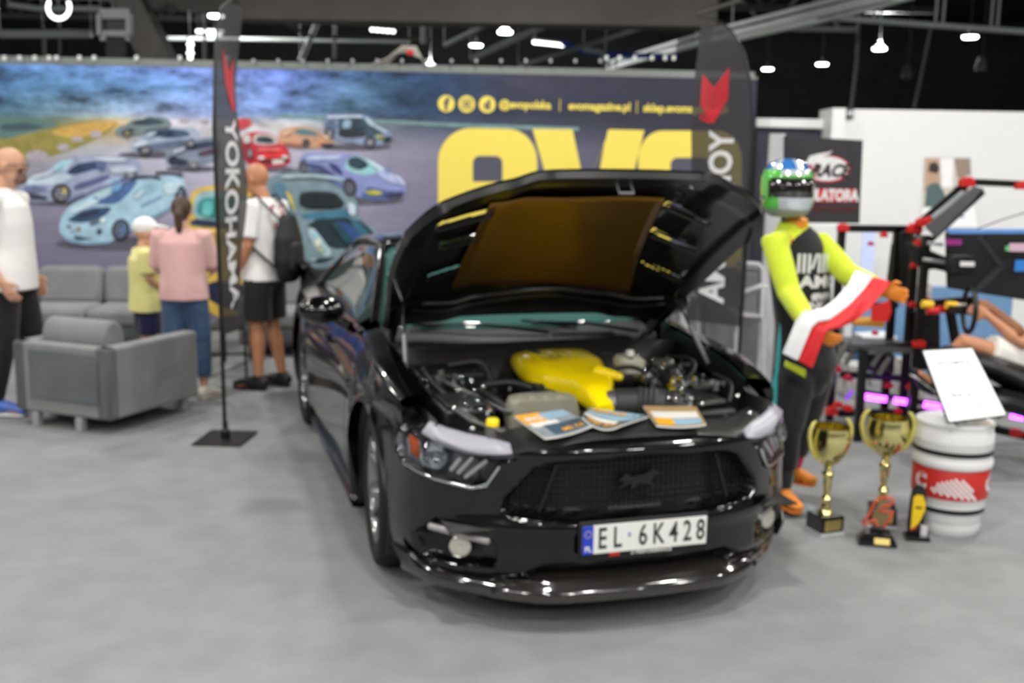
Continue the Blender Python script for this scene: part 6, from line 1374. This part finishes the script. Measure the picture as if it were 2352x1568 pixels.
# monitors from behind
b=MB(); q=[at(2176,534,6.75),at(2420,534,6.55),at(2420,700,6.55),at(2180,662,6.75)]; b.prism(q,(0,.05,0)); mo=b.build('monitor',m_scr,rig,bevel=.008)
b=MB(); b.prism([p+V((0,-.012,0)) for p in (at(2178,527,6.76),at(2420,526,6.56),at(2420,535,6.56),at(2178,536,6.76))],(0,.05,0)); b.build('screen_edge',mat('screen_glow_blue',(92,140,206),emit=.25),mo)
for a,b_ in (((2250,545),(2300,612)),((2300,612),(2240,672))):
    mb=MB(); fb(mb,a,b_,.025,6.55,6.55); mb.build('shell_ridge',mat('monitor_ridge',(44,44,46),rough=.4),mo)
for x,y,sx_,sz,c,m_ in ((2190,556,.10,.035,0,mat('sticker_purple',(150,40,130))),(2340,568,.12,.05,0,mat('sticker_pink',(216,180,200))),(2315,570,.03,.03,0,mat('sticker_green',(90,200,110))),(2344,610,.07,.07,0,mat('sticker_blue',(52,130,214))),(2222,606,.09,.03,0,m_bwht)):
    b=MB(); b.box(at(x,y,6.56 if x>2250 else 6.66),(sx_,.006,sz)); b.build('sticker',m_,mo)
b=MB(); b.prism([at(2090,556,6.95),at(2176,590,6.95),at(2178,625,6.95),at(2110,610,6.95)],(0,.10,0)); b.build('wheel_base',m_blackpl,rig,bevel=.01)
b=MB(); b.box(at(2215,606,6.75),(.22,.10,.12)); b.build('motor_housing',m_blackpl,rig,bevel=.01)
for x0,y0,x1,y1,m_ in ((2130,558,2165,562,m_alu),(2120,595,2180,604,m_alu),(2175,588,2262,602,m_alu),(2100,540,2115,548,m_chrome),(2200,630,2225,660,m_red),(2140,500,2212,440,m_alu)):
    mb=MB(); mb.bar(at(x0,y0,6.85),at(x1,y1,6.85),.022,.022); mb.build('metal_bracket',m_,rig,bevel=.002)
b=MB(); b.prism([at(2128,520,7.0),at(2240,428,7.0),at(2262,434,7.0),at(2150,545,7.0)],(0,.03,0)); b.build('light_panel',mat('grey_light_panel',(86,86,88),rough=.5),rig)
# steering wheel, pedals, seat
sw=MB(); cW=at(2226,712,6.62); sw.tube([cW+V((.02*math.cos(a),.14*math.cos(a),.14*math.sin(a))) for a in frange(0,2*PI,22)],.016,8,cap=False); sw.bar(cW-V((.12,0,0)),cW+V((0,0,0)),.05,.05); sw.box(cW,(.03,.2,.05)); sw.build('steering_wheel',m_blackpl,rig,smooth=50)
for x,y,m_ in ((2130,698,mat('connector_yellow',(236,190,40))),(2185,700,mat('connector_yellow',(236,190,40))),(2205,704,mat('connector_cream',(210,200,180))),(2142,712,m_red)):
    b=MB(); b.tube([at(x-12,y,6.7),at(x+12,y+2,6.7)],.026,10); b.build('quick_release',m_,rig,smooth=40)
b=MB(); b.prism([at(1950,790,6.95),at(2110,800,6.95),at(2110,812,6.95),at(1950,806,6.95)],(0,.35,0)); b.build('pedal_plate',mat('pedal_grey',(84,84,86),rough=.4,metal=.4),rig)
for x,y in ((1940,800),(1955,815),(2015,820),(2030,840)):
    b=MB(); b.box(at(x,y,6.98),(.03,.03,.14),0,Matrix.Rotation(.5,3,'Y')); b.build('pedal',m_castal,rig,bevel=.003)
b=MB(); 
b.tube([at(2180,812,6.3),at(2260,835,6.3),at(2360,880,6.3),at(2430,860,6.3)],[(.12,.05),(.20,.07),(.24,.10),(.25,.12)],14,side=(0,1,0),round_=True); b.build('seat_shell',m_blackpl,rig,remesh=.012,relax=4)
b=MB(); b.tube([at(2200,905,6.3),at(2300,915,6.2),at(2420,950,6.2)],[(.2,.07)]*3,12,side=(0,1,0),round_=True); b.build('seat_mount',m_prof,rig,smooth=50)
mb=MB(); mb.bar(at(2300,900,5.95),at(2420,925,5.9),.03,.03); mb.build('seat_rail',m_prof,rig)
for a,b_,Y in (((1972,908),(2036,917),7.1),((2053,919),(2082,923),7.1),((2122,928),(2170,935),7.0),((2322,953),(2349,958),6.6)):
    mb=MB(); mb.bar(at(a[0],a[1],Y),at(b_[0],b_[1],Y),.012,.042); mb.build('led_strip',m_led,rig)
mb=MB(); mb.bar(at(1942,918,7.2),at(1958,897,7.2),.02,.02); mb.build('led_strip',mat('purple_led_dim',(120,60,190),emit=1.0),rig)
# cables
for P,r_ in (([(1990,838,7.2),(2010,850,7.2),(2000,868,7.2),(2025,845,7.2),(2040,852,7.2)],.012),([(2050,560,7.4),(2040,640,7.4),(2055,700,7.4)],.01),([(2238,528,7.0),(2300,505,7.0),(2380,480,7.0)],.004)):
    b=MB(); b.tube([at(*p) for p in P],r_,6); b.build('cable',m_hose,rig)
# boards and boxes behind the rig
def flat(name,label,cat,pts,Y,m,d=.03,bev=0):
    b=MB(); b.prism([at(x,y,Y) for x,y in pts],(0,d,0)); return tag(b.build(name,m,bevel=bev),label,cat)
def stand_(name,label,cat,x0,y0,x1,Y,m,d=.05):
    a=at(x0,y0,Y); b_=at(x1,y0,Y); b=MB(); b.box(((a.x+b_.x)/2,Y+d/2,a.z/2),(b_.x-a.x,d,a.z)); return tag(b.build(name,m,bevel=.003),label,cat)
stand_('blue_backboard','light blue low board behind the simulator posts','board',1968,655,2330,9.2,m_blue)
stand_('white_cabinet','white low cabinet behind the blue board, under the wall poster','cabinet',1850,516,2010,10.6,m_white,.4)
lt=stand_('light_column','pale blue lit display column seen between the simulator posts','display',1985,530,2012,9.6,mat('lit_column',(196,206,240),emit=.5,rough=.5))
flat('white_carton','white printed carton on the floor behind the simulator rails','box',[(1985,775),(2060,772),(2064,800),(1985,800)],8.9,m_white,.3)
for x,y,w_,h_,Y,m_,lab in ((1970,870,40,62,8.3,mat('print_white',(196,192,188),var=.4,scale=25),'white printed box between the left simulator posts'),(2095,860,34,60,8.2,mat('print_white',(196,192,188)),'white printed box between the right simulator posts'),(2035,890,70,40,8.75,mat('floor_box_grey',(190,190,192)),'grey equipment case behind the purple light strips'),(2150,900,60,40,8.2,mat('floor_box_grey',(190,190,192)),'grey equipment case behind the leaning tablet sign')):
    a=at(x-w_/2,y-h_/2,Y); c_=at(x+w_/2,y+h_/2,Y); b=MB(); b.box(((a.x+c_.x)/2,Y+.1,a.z/2),(c_.x-a.x,.25,a.z)); tag(b.build('equipment_box',m_,bevel=.004),lab,'box')
flat('red_folder','red folder hanging from the simulator beside the scarf end','folder',[(2003,705),(2045,690),(2048,715),(2040,738),(2003,738)],6.85,m_red,.02)
flat('wooden_shelf','small orange brown shelf board behind the scarf','shelf',[(1965,740),(2034,735),(2030,752),(1965,748)],7.15,mat('orange_brown_wood',(186,130,44),var=.15),.2)
stand_('patterned_panel','white and black patterned panel behind the simulator upright','panel',2100,652,2142,7.9,mat('print_white',(196,192,188)))
# driver reclining in the simulator
sd=V((0,1,0)); fw=V((-1,0,0))
g=lambda x,y,Y=6.55: at(x,y,Y)
J=dict(pelvis=g(2420,860),chest=g(2480,740),neck=g(2500,660),head=g(2500,595),
  shR=g(2478,705,6.75),elR=g(2360,775,6.75),wrR=g(2275,705,6.70),haR=g(2248,700,6.68),
  shL=g(2478,705,6.35),elL=g(2345,790,6.35),wrL=g(2270,725,6.45),haL=g(2242,712,6.50),
  hipR=g(2405,862,6.65),knR=g(2225,788,6.75),anR=g(2150,885,6.85),toR=g(2110,860,6.9),
  hipL=g(2405,862,6.45),knL=g(2215,785,6.40),anL=g(2145,880,6.50),toL=g(2105,855,6.5))
t=human('person in white shorts reclining in the simulator seat with both hands on the wheel',J,1.0,sd,fw,m_skin2,root=V((J['pelvis'].x,J['pelvis'].y,0)),curl=1.1)
top(t,J,1.0,c_grayt,sd,hem=.04,sleeve=.4,name='grey_t_shirt'); bottom(t,J,1.0,cloth('white_shorts',(222,218,210)),sd,.72,1.15,'shorts'); shoes(t,J,1.0,m_blackpl,m_white,sd)
hd=J['head']; b=MB(); b.ell(hd+V((0,0,.03)),(.10,.085,.095),16); b.build('hair',m_hair,t,remesh=.01,relax=2)
# ------------------------------------------------------------ hall lamps
m_lbody=mat('lamp_body',(70,70,70),rough=.4,metal=.3)
def hall_lamp(p,label,first=[None],r=.165,group='high bay lamps of the hall'):
    if first[0]: 
        o=dup(first[0],loc=p,label=label); return o
    t=thing('high_bay_lamp',label,'lamp',p,group=group)
    b=MB(); b.lathe([(0,.0),(r*.9,0),(r,.02),(r,.05)],(0,0,0),24); b.build('diffuser',m_lamp,t,local=True,smooth=50)
    b=MB(); b.lathe([(r*1.03,.045),(r*1.03,.07),(r*.5,.11),(.05,.13),(.05,.2),(.02,.22),(0,.22)],(0,0,0),24); b.build('housing',m_lbody,t,local=True,smooth=40)
    b=MB(); b.tube([(0,0,.2),(0,0,2.69)],.006,5); b.build('suspension_wire',m_lbody,t,local=True)
    first[0]=t; return t
LP=[((1160,77),'round white lamp above the big yellow lettering, larger of the close pair'),((1093,107),'round white lamp just left of the one above the yellow lettering'),((989,153),'small round lamp at the top edge of the mural, above the contact line icons'),((1676,176),'small round lamp beside the top of the right feather banner'),((1763,161),'leftmost of the four round lamps over the dark right wall'),((1888,150),'second from left of the four round lamps over the dark right wall'),((2020,115),'third from left of the four round lamps over the dark right wall'),((2228,88),'rightmost of the four round lamps over the dark right wall'),((497,40),'round lamp beside the top of the left feather banner'),((488,2),'round lamp at the top frame edge left of the left banner'),((493,82),'lowest round lamp beside the left banner pole')]
for (x,y),lab in LP: hall_lamp(gz(x,y,LAMP_Z),lab)
for k,(x,y) in enumerate(HIGHBAY):
    hall_lamp(V((x+.3*math.sin(y),y,LAMP_Z-.10)),'round white high bay lamp hanging in the rows over the stand floor, above the frame')
# low lamps over the left banner edge, string of small lights and neon ring
for (x,y,Y,n_,dx,dy,lab) in ((455,72,22,7,9,0,'row of small bright spotlights left of the left banner'),(855,68,24,5,12,1,'short row of small white spotlights above the mural'),(1228,97,26,8,9,1,'cluster of bright white spotlights above the big yellow lettering'),(437,92,20,5,0,10,'upright string of small lights above the mural')):
    t=thing('spotlight_row',lab,'spotlights',at(x,y,Y)); b=MB(); b.bar(at(x-6,y-6,Y),at(x+dx*n_,y-6+dy*n_,Y),.04,.04); p=at(x,y-6,Y); b.tube([p,V((p.x,p.y,7.5))],.008,5); b.build('rail',m_lbody,t)
    for q in range(n_):
        b=MB(); b.ell(at(x+dx*q,y+dy*q,Y),(.045+.02*(q%2),.045,.04),10); b.build('bulb',mat('bulb_white',(255,255,255),emit=5),t)
t=thing('ring_light','bright C shaped ring light hanging at the top left of the hall','lamp',at(133,20,14))
b=MB(); b.tube([at(135+25*math.cos(a),17+26*math.sin(a),14) for a in frange(math.radians(-30),math.radians(210),22)],.024,8); p=at(113,4,14); b.tube([p,V((p.x,p.y,7.5))],.008,5); b.build('ring_tube',mat('ring_glow',(250,252,255),emit=4),t,smooth=60)
# ------------------------------------------------------------ ceiling steel, ducts, trays, pipes
def bars(name,label,cat,L_,m,Y,w=.1,h=None,pts=None,rnd=False):
    b=MB()
    for q in L_:
        (a,b2)=q[:2]; Ya=q[2] if len(q)>2 else Y; Yb=q[3] if len(q)>3 else Ya
        p,r=at(a[0],a[1],Ya),at(b2[0],b2[1],Yb)
        if rnd: b.tube([p,r],w/2,8)
        else: b.bar(p,r,w,h or w)
    return tag(b.build(name,m,smooth=40 if rnd else 0),label,cat)
bars('air_duct','wide grey brown air duct running across the hall at the top of the view','duct',[((560,12),(1640,30))],m_duct,15,.5,.42)
bars('air_duct','slanting dark duct at the upper left beside the square box','duct',[((290,-10),(372,150))],m_duct,16,.42,.42)
bars('air_duct','short duct end above the mural left of the banner','duct',[((330,-8),(560,6))],m_duct,17,.3,.35)
t=thing('square_box','grey framed square fixture hanging at the upper left of the hall','fixture',at(263,55,13))
b=MB(); 
for a,c_ in (((230,32),(297,32)),((297,32),(297,82)),((297,82),(230,82)),((230,82),(230,32))): b.bar(at(*a,13),at(*c_,13),.05,.12)
b.build('outer_frame',mat('fixture_grey',(150,150,152),rough=.5),t,bevel=.004); b=MB(); b.prism([at(232,34,13.02),at(295,34,13.02),at(295,80,13.02),at(232,80,13.02)],(0,.04,0)); b.build('dark_panel',m_scr,t); b=MB(); b.bar(at(268,84,13),at(268,148,13),.22,.10); b.build('drop_post',m_dark,t); b=MB(); p=at(263,33,13); b.tube([p,V((p.x,p.y,7.5))],.02,6); b.build('hanger',m_lbody,t)
t=thing('cable_tray','wide slatted cable tray rising diagonally to the upper right','cable tray',at(1560,105,19))
b=MB()
for q in (((1398,157),(1560,112),26,19),((1640,90),(2060,-12),18,12),((1560,112),(1640,90),19,18)): b.bar(at(*q[0],q[2]),at(*q[1],q[3]),.12,.10)
for q in (((1395,145),(1560,95),26,19),((1640,70),(2060,-36),18,12),((1560,95),(1640,70),19,18)): b.bar(at(*q[0],q[2]),at(*q[1],q[3]),.06,.06)
p=at(1600,100,18.5); b.tube([p,V((p.x,p.y,7.5))],.02,6); b.build('tray_rails',m_pipe,t)
for k in range(34):
    u=k/33; x=1400+u*560; y=150-u*140; Y=25-u*11.5; b=MB(); b.bar(at(x,y-8,Y),at(x,y+6,Y),.07+.05*(k%3),.05); b.build('tray_rung',mat('tray_light',(150,152,150),rough=.5),t)
PIP=[([(1190,152),(1480,62),(1560,30)],'long pale pipe rising diagonally left of the right banner top',17,.07),([(1680,90),(1900,42),(2100,-10)],'pale pipe running parallel under the cable tray',14,.10),([(1880,38),(2120,56),(2370,74)],'pale green grey pipe sloping down to the right over the dark wall',16,.09),([(1600,32),(1700,0)],'short pale pipe end at the top right of the duct',13,.06),([(1080,136),(1290,42)],'grey pipe crossing diagonally behind the lamps',22,.12),([(1020,105),(1150,40)],'grey brace pipe left of the lamp pair',24,.10),([(690,140),(745,15)],'leaning brace pipe above the mural centre',22,.12),([(545,38),(620,40),(660,55),(720,86),(990,90)],'bent conduit running right from the left banner',20,.06),([(665,50),(945,52),(972,32),(972,100)],'pale conduit loop above the mural centre',19,.09),([(0,78),(210,78)],'pale horizontal pipe at the upper left',17,.13),([(20,10),(90,20),(230,20)],'pale pipe with the ring light in front of it',16,.08),([(300,88),(550,90),(940,96)],'long thin beam pipe above the mural',24,.09),([(98,60),(100,80),(101,130)],'vertical drop pipe at the upper left',17,.06),([(137,60),(137,125)],'thin vertical rod beside the drop pipe',17,.04),([(470,5),(470,140)],'thin vertical rod left of the left banner',20,.06),([(770,-5),(768,135)],'thin vertical rod above the mural centre',21,.06),([(1390,150),(1385,120),(1340,112)],'bent pipe elbow at the foot of the cable tray',18,.09),([(1975,-5),(1968,150),(1955,248)],'slanting rod dropping to the booth number sign',17,.06),([(2140,60),(2120,160),(2100,248)],'second slanting rod dropping behind the white booth wall',19,.06)]
for P,lab,Y,w_ in PIP:
    b=MB(); b.tube([at(x,y,Y) for x,y in P],w_/2,8)
    for e_ in (P[0],P[-1]):
        p=at(e_[0],e_[1],Y)
        if p.z<7.4 and 'slanting' not in lab: b.tube([p,V((p.x,p.y,7.5))],.008,5)
    tag(b.build('pipe',m_pipe if w_>.065 else m_duct,smooth=50),lab,'pipe')
for k,(x,Y) in enumerate([(2007,16),(2022,16),(2148,16.3),(2165,16.3),(2275,16.6),(2290,16.6)]):
    b=MB(); p=at(x,52+(x-2007)*.08,Y); b.tube([p,V((p.x,p.y,7.5))],.02,6); tag(b.build('hanger_rod',m_pipe),'one of the paired pale rods the sloping pipe at the upper right hangs from','rod','rods holding the sloping pipe at the upper right')
b=MB(); b.tube([at(1290,98,20),at(1345,118,20),at(1420,128,20),at(1560,128,20)],.05,6); tag(b.build('pipe',mat('blue_hose',(50,84,180)),smooth=50),'blue pipe beside the foot of the cable tray','pipe')
# roof trusses: chords with zigzag webs
for (Y,z,lab,x0,x1) in ((21,5.2,'dark roof truss nearest above the mural',-12,9),(26,5.6,'dark roof truss behind the first one',-15,10),(32,5.9,'farthest visible dark roof truss',-18,10)):
    t=thing('roof_truss',lab,'truss',(0,Y,z)); b=MB(); b.bar((x0,Y,z),(x1,Y,z),.14,.14); b.bar((x0,Y,z+1.1),(x1,Y,z+1.1),.14,.14); b.build('chords',mat('truss_paint',(74,76,74),rough=.6),t); b=MB(); n_=int((x1-x0)/1.1)
    for q in range(n_): b.bar((x0+1.1*q,Y,z if q%2 else z+1.1),(x0+1.1*(q+1),Y,z+1.1 if q%2 else z),.07,.07)
    b.build('web_braces',mat('truss_paint',(74,76,74)),t)
    for q in range(3):
        x=x0+(x1-x0)*(q+.5)/3; b=MB(); b.bar((x,Y,z+1.1),(x,Y,7.5),.1,.1); b.build('hanger',mat('truss_paint',(74,76,74)),t)
# bundle of cables with a red plug on the wall top
t=thing('cable_bundle','pale tangle of cables with a red plug lying on top of the mural wall','cables',at(930,145,11.5))
random.seed(11)
for k in range(7):
    b=MB(); b.tube([at(850+6*k,150,11.55),at(890+5*k,135-k*3,11.5),at(925+3*k,106+3*k,11.45),at(955+2*k,108+4*k,11.45),at(975,148,11.55)],.012,6); b.build('cable_loop',mat('pale_cable',(176,172,164),rough=.6),t,smooth=60)
b=MB(); b.box(at(942,121,11.4),(.07,.05,.05)); b.build('red_plug',m_red,t,bevel=.006)
# hanging cameras/speakers on the right
for x,y,Y,lab in ((2085,165,18,'small dark speaker hanging left of the rightmost pair of rods'),(2255,148,17,'small dark speaker hanging under the rightmost lamp')):
    t=thing('hanging_speaker',lab,'speaker',at(x,y,Y)); p=at(x,y,Y); b=MB(); b.lathe([(.05,.12),(.09,.0),(.10,-.1),(.0,-.1)],p,16); b.build('speaker_body',mat('speaker_grey',(70,74,78),rough=.4),t,smooth=40); b=MB(); b.tube([p+V((0,0,.1)),V((p.x,p.y,7.5))],.012,5); b.build('wire',m_lbody,t)
